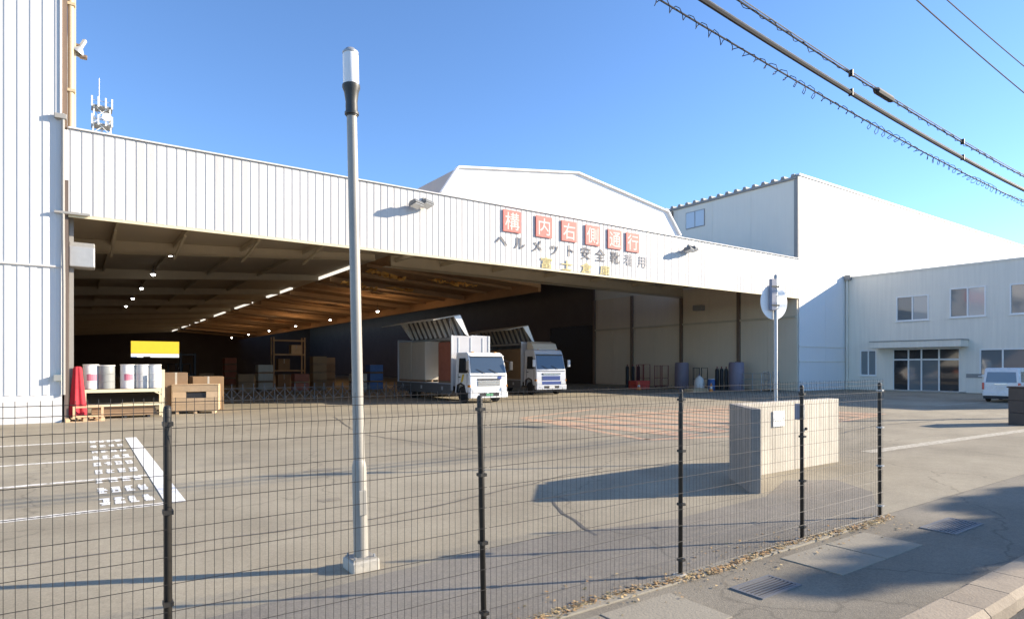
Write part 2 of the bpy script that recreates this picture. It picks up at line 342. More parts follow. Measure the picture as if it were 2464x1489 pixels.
for (u,v,r) in ((7.5,14.8,.30),(10.8,10.2,.22),(4.0,12.2,.26),(15.5,24.8,.5),(20.5,16.5,.4),(3.2,9.4,.16)):
    r_ = random.Random(int(u*10)); n = 14
    o = MB().add([(u+r*1.4*r_.uniform(.6,1.2)*cos(2*pi*k/n), v+r*r_.uniform(.6,1.2)*sin(2*pi*k/n), .0045) for k in range(n)], [tuple(range(n))]).obj('oil_stain', M_['stain']); o['kind'] = 'structure'
HZ = [((14.4,19.8),(20.2,21.9)),((20.2,21.9),(28.0,19.4)),((28.0,19.4),(27.0,12.3)),((27.0,12.3),(16.0,11.0)),((16.0,11.0),(13.0,12.0)),((13.0,12.0),(14.4,19.8))]
for a, b in HZ: line('hatched_zone_line', a, b, .3, M_['po'])
for k in range(9):
    f = k/8
    a = (14.2+12.6*f, 19.0-.6*f + (1.6*f if f<.5 else .8)); b = (13.4+3+11.5*f-1.5*(1-f), 11.9+.55*f)
    line('hatched_zone_line', b, a, 1.0, M_['po'], .006)

# ------------------------------------------------------------------ loading hall
hall = thing('loading_hall', 'long open-fronted loading hall under a white ribbed fascia with red sign boards', 'warehouse', (0,0,0))
def clad_mesh(name, h, m, per=.35, n=2, dep=.03, gr=.05, sl=.012):
    pts = []
    for i in range(n):
        x = i*per
        pts += [(x, 0), (x+gr, 0), (x+gr+sl, -dep), (x+per-sl, -dep)]
    pts.append((n*per, 0))
    mb = MB(); mb.add([(x,y,0) for x,y in pts] + [(x,y,h) for x,y in pts], [(i,i+1,len(pts)+i+1,len(pts)+i) for i in range(len(pts)-1)])
    return mb.mesh(name, m)
HL, HR = -.2, 48.3
cs = clad_mesh('cladding_sheet', 3.10, M_['clad'], .35, 2, .016, .05, .022)
for i in range(70):
    u = HL + .6929*i
    o = link('cladding_sheet', cs, hall, (u, FV-.005, 7.62)); o.scale = (.99, 1, 1)
MB().box(HL,HR,FV,FV+.12,7.6,10.74).obj('fascia_wall', M_['clad'], hall)
MB().box(HL,HR,FV-.09,FV+.30,10.745,10.80).obj('fascia_capping', M_['clad2'], hall)
MB().box(HL,HR,FV-.07,FV+.02,7.50,7.598).obj('fascia_sill', M_['cream'], hall)
# roof planes (bay one rises to the ridge, bay two falls, canopy over the front strip)
RU, RB = 17.2, 31.0      # ridge and end of the low bay
z0, zr, zb = 8.75, 9.65, 8.85
def slab(name, pts, th, m, parent=hall):
    n = len(pts); mb = MB(); mb.add([p for p in pts] + [(x,y,z+th) for x,y,z in pts], [tuple(range(n)), tuple(range(2*n-1,n-1,-1))] + [(i,(i+1)%n,n+(i+1)%n,n+i) for i in range(n)])
    return mb.obj(name, m, parent)
VB = 156
slab('roof', [(HL,FV+.13,z0),(RU-.5,FV+.13,zr),(RU-.5,VB,zr),(HL,VB,z0)], .1, M_['ceil'])
slab('roof', [(RU+.5,40,zr),(RB,40,zb),(RB,VB,zb),(RU+.5,VB,zr)], .1, M_['rustc'])
slab('roof', [(RU+.5,FV+.13,zr),(HR-.3,FV+.13,9.45),(HR-.3,39.9,9.45),(RU+.5,39.9,zr)], .1, M_['ceil'])
# ridge strip: solid caps; glowing strips added under alternate ones in place of skylights
v = FV+.13; k = 0
while v < VB:
    v2 = min(v + (6.0 if k%2 else 10.5), VB)
    if k%2: MB().box(RU-.5,RU+.5,v,v2-.02,zr,zr+.1).obj('ridge_cap', M_['ceil'], hall)
    else: MB().box(RU-.5,RU+.5,v,v2-.02,zr,zr+.1).obj('ridge_cap', M_['ceil'], hall); MB().box(RU-.13,RU+.13,v+.6,v2-.6,zr-.16,zr-.01).obj('glow_strip', M_['strip'], hall)
    v = v2; k += 1
# cross beams, knee braces and purlins
def beam_poly(u0,za,u1,zb_,dep,dep2=None): return [(u0,za-dep),(u1,zb_-(dep2 or dep)),(u1,zb_),(u0,za)]
for i, v in enumerate([40, 52, 64, 76, 88, 100, 112, 124, 136, 148]):
    MB().exy(beam_poly(HL,z0-.02,RU-.52,zr-.02,.72,.42), v-.09, v+.09).obj('cross_beam', M_['beam'], hall)
    MB().exy([(HL,z0-.77),(RU-.52,zr-.47),(RU-.52,zr-.442),(HL,z0-.742)], v-.22, v+.22).obj('beam_flange', M_['beam'], hall)
    MB().exy(beam_poly(RU+.52,zr-.02,RB-.13,zb-.02,.42), v-.09, v+.09).obj('cross_beam', M_['rustb'], hall)
MB().exy(beam_poly(RU+.52,zr-.02,HR-.3,9.43,.75), 39.6, 39.78).obj('cross_beam', M_['beam'], hall)
MB().exy([(RU+.02,zr-.86),(HR-.3,8.57),(HR-.3,8.60),(RU+.02,zr-.83)], 39.45, 39.93).obj('beam_flange', M_['beam'], hall)
for v in (44, 48, 56, 60, 68, 72, 80, 84, 92, 96, 104, 108, 116, 120):
    MB().exy(beam_poly(RU+.52,zr-.02,RB-.13,zb-.02,.2), v-.06, v+.06).obj('purlin', M_['rustb'], hall)
for u in (1.6, 4.6, 8.2, 11.8):
    z = z0 + (zr-z0)*(u-HL)/(RU-HL)
    MB().box(u-.05,u+.05,FV+.14,39.9,z-.28,z-.01).obj('purlin', M_['beam'], hall)
    for v in (46, 58, 70, 82): MB().box(u-.05,u+.05,v-5.8,v+5.8,z-.24,z-.01).obj('purlin', M_['beam'], hall)
for u in (1.6, 4.6, 8.2, 11.8):
    z = z0 + (zr-z0)*(u-HL)/(RU-HL)
    MB().bar((u,FV+7.5,z-.3),(u,39.8,z-.9),.12).obj('knee_brace', M_['beam'], hall)
for u in (18, 21.5, 26, 31, 36, 41, 45):
    MB().box(u-.06,u+.06,FV+.14,39.5,9.15,9.44).obj('purlin', M_['beam'], hall)
# torn orange bird netting under the second bay
rn = random.Random(3)
for (uc, vc, L_, W_) in ((18.0,42.6,1.8,.9),(19.6,43.6,2.0,.9),(23.4,42.4,2.6,.8),(25.2,42.0,1.6,.6),(18.6,49.5,1.8,.7),(22.6,48.8,2.4,.7),(20.4,50.5,1.6,.6)):
    mb = MB(); nx, ny = 10, 4; vs = []; fs = []
    for a in range(nx+1):
        for b in range(ny+1):
            vs.append((uc+(a/nx-.5)*L_, vc+(b/ny-.5)*W_+.12*sin(a*1.7), 8.85-.06*(uc+(a/nx-.5)*L_-18.2)-.12*sin(a*1.1+b)+rn.uniform(-.10,.10)))
    for a in range(nx):
        for b in range(ny):
            if rn.random() > .22: fs.append((a*(ny+1)+b,(a+1)*(ny+1)+b,(a+1)*(ny+1)+b+1,a*(ny+1)+b+1))
    mb.add(vs, fs); mb.obj('netting', M_['orangec'], hall)
# walls
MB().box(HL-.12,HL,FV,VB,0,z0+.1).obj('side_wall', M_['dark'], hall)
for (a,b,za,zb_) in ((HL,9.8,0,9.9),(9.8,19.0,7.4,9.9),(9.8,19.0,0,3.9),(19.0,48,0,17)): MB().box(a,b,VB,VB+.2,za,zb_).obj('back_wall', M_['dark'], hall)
MB().box(RB-.12,RB+.12,40.2,VB,8.1,9.6).obj('partition_wall', M_['rustc'], hall)
# beige side wall on the right, in panels between columns
for (a,b) in ((28.02,33.25),(33.55,39.6),(39.9,46.1),(46.4,51.9)):
    z1 = 9.4
    n = max(2, round((b-a)/3))
    for k in range(n):
        va = a+(b-a)*k/n; vb = a+(b-a)*(k+1)/n
        MB().box(HR-.3,HR-.18,va+.008,vb-.008,.02,z1).obj('wall_panel', M_['beige'], hall)
for v in (33.4, 39.75, 46.25, 52.05): MB().box(HR-.5,HR-.16,v-.13,v+.13,0,9.4).obj('column', M_['brown'], hall)
MB().box(HR-.42,HR-.3,FV+.1,52,5.95,6.12).obj('wall_rail', M_['beam'], hall)
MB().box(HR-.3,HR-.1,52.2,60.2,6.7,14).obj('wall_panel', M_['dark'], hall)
MB().box(HR-.22,HR-.1,52.25,60.1,0,6.68).obj('dark_doorway', M_['tdark'], hall)  # black panel stands in for the dark of an open doorway
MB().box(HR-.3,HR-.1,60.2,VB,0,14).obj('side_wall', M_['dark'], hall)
MB().box(RB+.15,HR-.3,60,VB,13.0,13.1).obj('roof', M_['dark'], hall)
MB().box(RB+.15,HR-.3,40.2,60,13.0,13.1).obj('roof', M_['dark'], hall)
MB().box(HR-.9,HR-.32,37.0,38.0,7.2,7.7).obj('wall_fan', M_['trim'], hall, .05)
# left door column and roller box
MB().box(HL+.02,HL+.16,FV+.6,FV+.9,0,8.6).obj('door_post', M_['trim'], hall)
MB().exx([(FV+.35,5.75),(FV+1.1,5.75),(FV+1.1,6.45),(FV+.9,6.7),(FV+.55,6.7),(FV+.35,6.5)], HL+.01, .62).obj('roller_shutter_box', M_['galv'], hall, .04)
# grey downpipe at the left end of the fascia
MB().tube([(-.36,FV-.14,11.2),(-.36,FV-.14,6.9),(-.34,FV-.14,5.0),(-.34,FV-.14,1.0)], .055, 8).obj('downpipe', M_['trim'], hall, smooth=True)
MB().box(-.62,-.25,FV-.22,FV-.05,11.0,11.18).obj('gutter_hopper', M_['trim'], hall, .02)
MB().box(-.62,.45,FV-.2,FV-.1,7.58,7.66).obj('pipe_bracket', M_['trim'], hall)

# hanging lamps (lit); those of the second bay give warm light
lamp0 = None
nth = ['first','second','third','fourth','fifth','sixth']
spots = [(4.45,30.9+9.4*k,8.35,nth[k]+' lit lamp from the front in the left row under the hall ceiling','w') for k in range(6)] + [
 (24.6,42.5,9.6,'small lit lamp above the white truck, left of the other ones','w'),(27.3,41.5,10.2,'highest small lit lamp between the two trucks','w'),
 (33.3,44.5,9.4,'left one of the two lit lamps above the pale high-cab truck','w'),(35.0,45.5,9.2,'right one of the two lit lamps above the pale high-cab truck','w')] + [
 (24.5,58+14*k,7.4,nth[k]+' warm lit lamp from the front under the brown ceiling','o') for k in range(6)]
for i, (u,v,z,lab,kind) in enumerate(spots):
    if lamp0 is None:
        lamp0 = thing('hanging_lamp', lab, 'lamp', (u,v,z), 0, 'lit lamps hanging under the hall roof')
        MB().lathe([(.03,.42),(.05,.42),(.09,.28),(.20,.10),(.21,.06)][::-1], 12).obj('lamp_shade', M_['galv'], lamp0, smooth=True)
        MB().lathe([(.02,-.06),(.10,-.04),(.13,.02),(.13,.07)], 10).obj('bulb', M_['glow'], lamp0, smooth=True)
        MB().tube([(0,0,.42),(0,0,.9)], .012, 5).obj('hanging_rod', M_['tdark'], lamp0)
        o = lamp0
    else: o = copy_tree(lamp0); o.location = (u,v,z)
    o['label'] = lab
    if kind == 'o':
        ld = bpy.data.lights.new('lamp_light', 'POINT'); ld.energy = 85; ld.color = (1,.66,.36); ld.shadow_soft_size = .15
        lo = bpy.data.objects.new('lamp_light', ld); C.objects.link(lo); lo.parent = o; lo.location = (0,0,-.25)

# ------------------------------------------------------------------ lettering on the fascia
fc = bpy.data.curves.new('glyph', 'FONT'); fo = bpy.data.objects.new('glyph', fc); C.objects.link(fo)
def glyph(ch, w_, h_, m, name, parent, loc, depth=.012, bold=.0):
    fc.body = ch; fc.extrude = depth; fc.offset = bold; fc.resolution_u = 3; bpy.context.view_layer.update()
    me = bpy.data.meshes.new_from_object(fo.evaluated_get(bpy.context.evaluated_depsgraph_get()))
    xs = [q.co.x for q in me.vertices]; ys = [q.co.y for q in me.vertices]
    cx_, cy_ = (min(xs)+max(xs))/2, (min(ys)+max(ys))/2
    if ch in 'ヘルメット安全靴着用構内右側通行富士倉庫': cx_, cy_ = .5, .38
    for q in me.vertices: q.co.x = (q.co.x-cx_)*w_; q.co.y = (q.co.y-cy_)*h_
    me.materials.clear(); me.materials.append(m); me.name = name
    return link(name, me, parent, loc, (radians(90),0,0))
kan = '構内右側通行'; us = [19.62,21.85,23.72,25.58,27.42,29.0]
where = ['leftmost, farthest from the right end', 'second from the left', 'third from the left', 'fourth from the left', 'fifth from the left', 'rightmost']
for i, (ch,u) in enumerate(zip(kan, us)):
    t = thing('sign_board', f'red square board lettered {ch}, {where[i]} on the white fascia', 'sign', (u, FV-.085, 9.97 - .02*i), 0, 'red square boards on the fascia')
    MB().box(-.58,.58,-.02,.03,-.59,.59).obj('board', M_['redp'], t)
    glyph(ch, 1.0, 1.02, M_['pink'], 'character', t, (0,-.024,0), .003, .008)
t = thing('fascia_lettering', 'grey line ヘルメット安全靴着用 on the white fascia under the red boards', 'lettering', (0,0,0))
for i, ch in enumerate('ヘルメット安全靴着用'):
    u = 18.95 + 1.22*i
    glyph(ch, .80, .80, M_['inkg'] if i < 8 else M_['inkf'], 'character', t, (u, FV-.062, 8.86-.012*i), .008, .004)
t = thing('fascia_lettering', 'yellowed line 富士倉庫 along the bottom edge of the white fascia', 'lettering', (0,0,0))
for i, ch in enumerate('富士倉庫'):
    glyph(ch, .92, .66, M_['yel'], 'character', t, (22.05+1.53*i, FV-.062, 7.93-.01*i), .008, .004)
bpy.data.objects.remove(fo)

# flood lights on the fascia
def flood(u, z, lab):
    t = thing('flood_light', lab, 'flood light', (u, FV-.06, z), 0, 'flood lights on the hall fascia')
    MB().bar((.35,0,.28),(.35,-.42,.12),.06).bar((.35,-.02,.05),(.35,-.38,.10),.05).box(.25,.45,-.04,.02,-.05,.38).obj('bracket', M_['trim'], t)
    for k, (x, y) in enumerate(((.25,-.42),(-.35,-.50))):
        h = MB().exx([(-.28,-.06),(.26,-.10),(.30,.02),(.18,.16),(-.22,.12)], -.27, .27).obj('lamp_housing', M_['floodg'], t, .02, loc=(x,y,-.02 - .12*k), rot=(radians(-14),radians(8),radians(12)))
        MB().box(-.24,.24,-.24,.22,-.11,-.09).obj('lens', M_['lens'], h)
flood(13.95, 10.05, 'twin grey flood light on the fascia left of the red boards')
flood(34.2, 10.0, 'twin grey flood light on the fascia right of the red boards')

# ------------------------------------------------------------------ left tower building
tw = thing('ribbed_tower', 'tall white ribbed metal building rising past the left top of the picture', 'building', (0,0,0))
TR = -.39
cs2 = clad_mesh('cladding_sheet', 22.0, M_['clad2'], .36, 2, .022, .12, .05)
for i in range(20): link('cladding_sheet', cs2, tw, (TR - .72*(i+1), FV-.005, 1.0))
MB().box(-15,TR,FV,FV+30,0,23).obj('wall', M_['clad2'], tw)
MB().box(-15,TR,FV-.055,FV,0,.98).obj('base_panel', M_['clad2'], tw)
MB().box(-15,TR+.0,FV-.09,FV-.001,5.62,5.68).obj('drip_rail', M_['clad'], tw)
MB().box(TR-.06,TR-.02,FV-.075,FV-.002,1,23).obj('corner_flashing', M_['clad2'], tw)
MB().box(TR,TR+.16,FV+.05,FV+.4,10.8,23).obj('side_channel', M_['brown'], tw)
MB().tube([(TR+.26,FV+.32,10.8),(TR+.26,FV+.32,23)], .1, 10).obj('downpipe', M_['tan'], tw, smooth=True)
MB().box(TR+.36,TR+.42,FV+.4,FV+.6,10.8,23).obj('edge_trim', M_['cream'], tw)
for z in (12.2, 15.4, 18.6): MB().box(TR+.14,TR+.40,FV+.2,FV+.44,z,z+.1).obj('pipe_clip', M_['tan'], tw)
t = thing('loudspeaker', 'small pale horn loudspeaker on the side of the tall ribbed building', 'loudspeaker', (TR+.55,FV+.5,14.0))
MB().lathe([(.10,.0),(.26,-.22),(.26,-.26),(.24,-.26),(.08,.02),(.08,.34),(.03,.40)][::-1], 12).obj('horn', M_['galv'], t, smooth=True, rot=(0,radians(25),0))
MB().box(-.2,0,-.06,.06,.05,.12).obj('bracket', M_['brown'], t); MB().box(-.02,.22,-.14,.1,-.38,-.26).obj('driver_cap', M_['brown'], t, .03)
t = thing('wall_box', 'small green-grey box at the foot of the downpipe on the ribbed building', 'box', (-.52,FV-.06,1.62))
MB().box(-.1,.1,-.14,0,-.1,.1).obj('case', M_['green'], t, .01); MB().box(-.11,.11,-.15,-.141,-.11,.11).obj('cover', M_['drumg'], t)

# ------------------------------------------------------------------ white gable building behind the fascia
gb = thing('gabled_building', 'large white hall with a low gable and sloping shoulders rising behind the fascia', 'building', (0,0,0))
GV = 30.6; gk = GV/40
prof = [(19.6*gk,9.8),(21.8*gk,2.05+12.55*gk),(23.2*gk,2.05+14.65*gk),(34.9*gk,2.05+16.3*gk),(46.2*gk,2.05+14.65*gk),(48.0*gk,2.05+12.55*gk),(49.4*gk,9.8)]
for k in range(8):                                         # front sheeting in wide upright panels
    a = prof[0][0] + (prof[-1][0]-prof[0][0])*k/8; b = prof[0][0] + (prof[-1][0]-prof[0][0])*(k+1)/8
    def top(u):
        for (p,q) in zip(prof, prof[1:]):
            if p[0] <= u <= q[0]: return p[1] + (q[1]-p[1])*(u-p[0])/(q[0]-p[0])
        return 9.8
    cut = [u for u,_ in prof if a < u < b]
    us_ = [a+.004] + cut + [b-.004]
    zb_ = 9.8
    poly = [(a+.004,zb_),(b-.004,zb_)] + [(u, max(top(u),zb_+.02)) for u in reversed(us_)]
    MB().exy(poly, GV, GV+.12).obj('front_panel', M_['gable'], gb)
for (p,q,m,nm) in ((prof[0],prof[1],'gside','side_wall'),(prof[1],prof[2],'gside','roof_shoulder'),(prof[2],prof[3],'roofm','roof'),(prof[3],prof[4],'roofm','roof'),(prof[4],prof[5],'roofm','roof_shoulder')):
    MB().add([(p[0],GV+.13,p[1]),(q[0],GV+.13,q[1]),(q[0],95,q[1]),(p[0],95,p[1])], [(0,1,2,3)]).obj(nm, M_[m], gb)
mb = MB()
for (p,q) in zip(prof[1:5], prof[2:6]): mb.bar((p[0],GV-.02,p[1]+.04),(q[0],GV-.02,q[1]+.04),.3,.1)
mb.obj('gable_capping', M_['gable'], gb)

# ------------------------------------------------------------------ tall warehouse on the right
tb = thing('tall_warehouse', 'very tall plain white warehouse with a grey shaded left side behind the office', 'building', (0,0,0))
TU = HR
def opanel(name, x0,x1,y0,y1,z0,z1,m,bev=0): return MB().box(x0,x1,y0,y1,z0,z1).obj(name, M_[m], tb, bev)
MB().box(TU+.02,110,FV+.1,90,0,17.55).obj('wall', M_['white'], tb)
x = TU
while x < 108:
    for (za,zb_) in ((0,2.38),(2.42,3.60),(3.66,10.0),(10.008,17.5)): opanel('wall_panel', x+.006, x+3.994, FV-.0, FV+.098, za, zb_, 'white')
    x += 4
for z in (2.38, 3.60): opanel('ledge', TU, 55.6, FV-.05, FV-.001, z, z+.06, 'office')
opanel('roof_edge', TU-.05, 110, FV-.08, FV+.3, 17.55, 17.72, 'white')
v = FV+.35
while v < 84:
    opanel('side_panel', TU-.1, TU+.018, v+.006, v+3.994, 9.4, 17.3, 'tgray'); v += 4
opanel('corner_trim', TU-.16, TU+.02, FV+.02, FV+.36, 9.4, 17.6, 'trim')
MB().tube([(TU-.2,41.0,10),(TU-.2,41.0,17.2)], .08, 8).obj('downpipe', M_['brown'], tb, smooth=True)
opanel('eaves_gutter', TU-.24, TU-.1, FV+.1, 84, 17.3, 17.5, 'trim')
rs = MB().exx([(-.20,0),(.20,0),(.12,.22),(-.12,.22)], -.28, .5).mesh('roof_rib', M_['trim'])
v = FV+.4
while v < 84: link('roof_rib', rs, tb, (TU, v, 17.5)); v += .9
t = MB().box(TU-.14,TU-.101,37.2,39.4,15.15,16.75).obj('window', M_['trim'], tb)
for k in range(2): MB().box(TU-.15,TU-.141,37.28+1.08*k,38.26+1.08*k,15.23,16.67).obj('pane', M_['lens'], t)

# ------------------------------------------------------------------ office block
OU = 55.7; OT = 9.72
of = thing('office_block', 'two storey beige office with white framed windows and a flat porch', 'building', (0,0,0))
wins = [(21.45,23.85,5.72,7.75),(17.65,20.0,5.78,8.05),(13.9,16.2,5.78,8.0),(9.8,12.1,5.78,8.0),(5.6,7.9,5.78,8.0),(25.4,26.75,1.22,3.4),(15.2,18.05,1.3,3.32),(9.8,12.6,1.3,3.3)]
door = (19.35,24.1,.0,3.45)
holes = [(a,b,c_,d_) for a,b,c_,d_ in wins] + [door]
vs_ = sorted(set([1.5,27.98] + [h[0] for h in holes] + [h[1] for h in holes])); zs_ = sorted(set([0,OT] + [h[2] for h in holes] + [h[3] for h in holes]))
mb = MB()
for a,b in zip(vs_, vs_[1:]):
    run = None
    for z1,z2 in zip(zs_, zs_[1:]):
        inside = any(h[0]-.001 <= (a+b)/2 <= h[1]+.001 and h[2] <= (z1+z2)/2 <= h[3] for h in holes)
        if not inside: mb.box(OU,OU+.25,a,b,z1,z2)
mb.obj('front_wall', M_['office'], of)
MB().box(OU+3.0,OU+11,1.5,27.98,0,OT).obj('building_core', M_['curtain'], of)
MB().box(OU+.25,OU+3.0,1.5,1.75,0,OT).obj('end_wall', M_['office'], of)
MB().box(OU+.25,OU+3.0,1.75,27.98,4.3,4.6).obj('upper_floor', M_['trim'], of)
MB().box(OU+.25,OU+3.0,1.75,27.98,OT-.3,OT-.05).obj('roof', M_['trim'], of)
MB().box(OU-.06,OU+11,1.4,27.98,OT,OT+.14).obj('parapet_capping', M_['office'], of)
MB().box(OU-.35,OU-.02,27.45,27.95,9.55,10.0).obj('gutter_head', M_['trim'], of, .03)
MB().tube([(OU-.14,27.8,9.6),(OU-.14,27.8,0)], .08, 8).obj('downpipe', M_['office'], of, smooth=True)
def window(a,b,c_,d_, blind):
    f = MB(); e = .09
    f.box(OU-.03,OU+.12,a,b,c_,c_+e).box(OU-.03,OU+.12,a,b,d_-e,d_).box(OU-.03,OU+.12,a,a+e,c_+e,d_-e).box(OU-.03,OU+.12,b-e,b,c_+e,d_-e)
    m_ = (a+b)/2; f.box(OU+.0,OU+.1,m_-.05,m_+.05,c_+e,d_-e)
    w_ = f.obj('window', M_['twhite'], of)
    MB().box(OU-.10,OU-.031,a-.05,b+.05,c_-.06,c_).obj('sill', M_['twhite'], w_)
    for n_,(p,q) in enumerate(((a+e,m_-.05),(m_+.05,b-e))): MB().box(OU+.05,OU+.07,p,q,c_+e,d_-e).obj('pane', M_['pglass' if n_ == 0 and c_ > 5 else 'wglass'], w_)
for i,(a,b,c_,d_) in enumerate(wins): window(a,b,c_,d_, i)
MB().box(OU+.16,OU+.2,17.7,18.8,5.9,7.9).obj('blind', M_['curtain'], of)
# entrance
en = MB(); d0,d1 = door[0],door[1]
cols = [d0, 20.75, 22.0, 22.95, d1]
for v in cols: en.box(OU+.02,OU+.16,v-.05 if v>d0 else v, v+.05 if v<d1 else v,0,3.45)
en.box(OU+.03,OU+.15,d0+.05,d1-.05,2.5,2.62).box(OU+.03,OU+.15,d0+.05,d1-.05,.0,.09).box(OU+.03,OU+.15,d0+.05,d1-.05,3.36,3.45)
ent = en.obj('entrance_frame', M_['twhite'], of)
for n_,(p,q) in enumerate(zip(cols, cols[1:])):
    MB().box(OU+.08,OU+.10,p+.05,q-.05,.09,2.5).obj('door_pane', M_['wglass' if n_ in (1,2) else 'dglass'], ent)
    MB().box(OU+.08,OU+.10,p+.05,q-.05,2.62,3.36).obj('fanlight', M_['dglass'], ent)
for vv,zz,ww,hh in ((22.3,1.5,.42,.62),(21.3,1.1,.5,.7),(20.2,1.3,.4,.8),(19.8,.6,.5,.5)): MB().box(OU+.105,OU+.115,vv,vv+ww,zz,zz+hh).obj('notice', M_['curtain'], ent)
MB().box(OU-1.5,OU-.001,18.75,25.25,3.5,4.02).obj('porch_canopy', M_['office'], of, .03)
MB().box(OU-1.55,OU-.001,18.7,25.3,4.02,4.08).obj('porch_capping', M_['trim'], of)
MB().box(OU-1.3,OU-.001,18.9,24.6,.003,.07).obj('doorstep', M_['conc'], of, .02)
MB().box(OU-.04,OU-.001,17.9,18.9,1.15,1.45).obj('name_plate', M_['trim'], of)

# ------------------------------------------------------------------ trucks with raised wing sides
def wheel(parent, x, y, r=.46, w_=.26):
    t = MB().lathe([(r*.55,-w_/2),(r*.92,-w_/2),(r,-w_/2+.04),(r,w_/2-.04),(r*.92,w_/2),(r*.55,w_/2)], 20).obj('wheel', M_['tyre'], parent, loc=(x,y,r), rot=(0,radians(90),0), smooth=True)
    MB().lathe([(.05,-w_*.45),(r*.56,-w_*.30),(r*.56,w_*.30),(.05,w_*.45)], 14).obj('rim', M_['rim'], t, smooth=True)
def truck(name, label, loc, head, big=False):
    rz = math.atan2(-head[0], head[1])
    t = thing(name, label, 'truck', loc, rz)
    W = 1.24 if big else 1.20             # half width of the cab
    ch = 3.20 if big else 2.80            # cab roof
    bz = .62 if big else .52
    body = M_['tpale'] if big else M_['twhite']
    # cab: profile in (y, z), forward is +y; front of the cab at y = 0
    wy = .16; base = 1.80 if big else 1.62; topw = 2.84 if big else 2.60
    prof = [(-1.75,bz),(-1.62,bz),(-1.45,bz+.42),(-.62,bz+.42),(-.45,bz),(-.03,bz),(0,bz+.35),(-.02,base-.1),(-.05,base),(-.30,topw),(-.46,ch-.06),(-.62,ch),(-1.70,ch),(-1.75,ch-.06)]
    bm = MB().exx(prof, -W, W)
    cabo = bm.obj('cab', body, t, .05, True)
    for q in cabo.data.vertices:                         # the cab narrows towards the roof
        if q.co.z > base: q.co.x *= 1 - .07*(q.co.z-base)/(ch-base)
    # windscreen a little proud of the sloping front
    dy = (topw-.06) ; s_ = -.25/(topw-base)
    def scr(z): return -.05 + s_*(z-base) + .018
    za, zb_ = base+.03, topw-.04
    ws = MB().add([(-W*.93,scr(za),za),(W*.93,scr(za),za),(W*.885,scr(zb_),zb_),(-W*.885,scr(zb_),zb_),(-W*.93,scr(za)-.03,za),(W*.93,scr(za)-.03,za),(W*.885,scr(zb_)-.03,zb_),(-W*.885,scr(zb_)-.03,zb_)],
                  [(0,1,2,3),(7,6,5,4),(0,4,5,1),(1,5,6,2),(2,6,7,3),(3,7,4,0)]).obj('windscreen', M_['ws'], t, .01)
    for x in (-.55, .25): MB().bar((x,scr(za)+.03,za-.02),(x+.5,scr(za+.22)+.03,za+.22),.022).obj('wiper', M_['tdark'], ws)
    MB().box(-W*.9,W*.9,scr(zb_)-.02,scr(zb_)+.10,zb_+.02,zb_+.06).obj('sun_visor', M_['tdark'] if big else body, t)
    for sx in (-1, 1):
        xo = sx*W*1.004
        k = .965
        MB().add([(xo*1.003,-.42,base+.03),(xo*1.003,-1.30,base+.03),(xo*k,-1.30,topw-.12),(xo*k,-.60,topw-.12),(xo*1.003,-.24,base+.10),
                  (xo*.985,-.42,base+.03),(xo*.985,-1.30,base+.03),(xo*.95,-1.30,topw-.12),(xo*.95,-.60,topw-.12),(xo*.985,-.24,base+.10)],
                 [(0,1,2,3,4),(9,8,7,6,5),(0,5,6,1),(1,6,7,2),(2,7,8,3),(3,8,9,4),(4,9,5,0)]).obj('side_window', M_['dglass'], t)
        MB().box(*sorted((sx*W,sx*(W+.035))),-1.28,-1.08,base-.22,base-.17).obj('door_handle', M_['tdark'], t)
        m = MB().box(*sorted((sx*(W+.12),sx*(W+.32))),-.02,.10,base+.18,base+.68).obj('mirror', M_['tdark'] if not big else body, t, .03)
        MB().bar((sx*W*.97,-.25,base+.75),(sx*(W+.2),.04,base+.60),.035).obj('mirror_arm', M_['tdark'], m); MB().bar((sx*W,-.15,base+.05),(sx*(W+.2),.04,base+.2),.03).obj('mirror_arm', M_['tdark'], m)
        MB().box(*sorted((sx*W*.64,sx*W*.97)),-.04,.035,bz+.12,bz+.33).obj('headlight', M_['hl'], t, .02)
        MB().box(*sorted((sx*W*.97,sx*W*1.01)),-.25,.02,bz+.36,bz+.48).obj('indicator', M_['amber'], t)
        MB().exx([(-.55,.28),(-.02,.28),(-.02,bz+.1),(-.5,bz+.1)], *sorted((sx*W*.72,sx*W))).obj('step', M_['tdark'], t, .02)
    MB().box(-W*1.01,W*1.01,-.22,.07,bz-.24,bz+.10).obj('bumper', body, t, .04)
    MB().box(-.62,.62,.071,.085,bz-.14,bz+.03).obj('bumper_intake', M_['tdark'], t)
    MB().box(-W*.94,W*.94,-.028,.012,base-.13,base-.10).obj('front_seam', M_['tdark'], t)
    MB().box(-W*.62,W*.62,-.02,.014,base-.36,base-.27).obj('front_vent', M_['tdark'], t, .01)
    for sx in (-1,1):
        for y in (-1.36,-.34): MB().box(*sorted((sx*W*.99,sx*(W+.004))),y-.008,y+.008,bz+.45,base).obj('door_seam', M_['tdark'], t)
        MB().box(*sorted((sx*W*.60,sx*W*.80)),.071,.082,bz-.10,bz-.0).obj('fog_lamp', M_['hl'], t, .01)
        MB().box(*sorted((sx*W*.55,sx*W*.68)),-.58,-.50,ch-.01,ch+.03).obj('marker_lamp', M_['amber'], t, .008)
        MB().exx([(-1.55,bz+.02),(-1.46,bz+.47),(-1.02,bz+.60),(-.60,bz+.47),(-.46,bz+.02),(-.56,bz+.02),(-.68,bz+.40),(-1.02,bz+.50),(-1.38,bz+.40),(-1.47,bz+.02)], *sorted((sx*(W-.06),sx*(W+.03)))).obj('wheel_arch', M_['tdark'], t)
    pl_ = MB().box(-.22,.22,.086,.098,bz-.13,bz+.01).obj('number_plate', M_['green'] if not big else M_['drumw'], t)
    gz = bz+.42
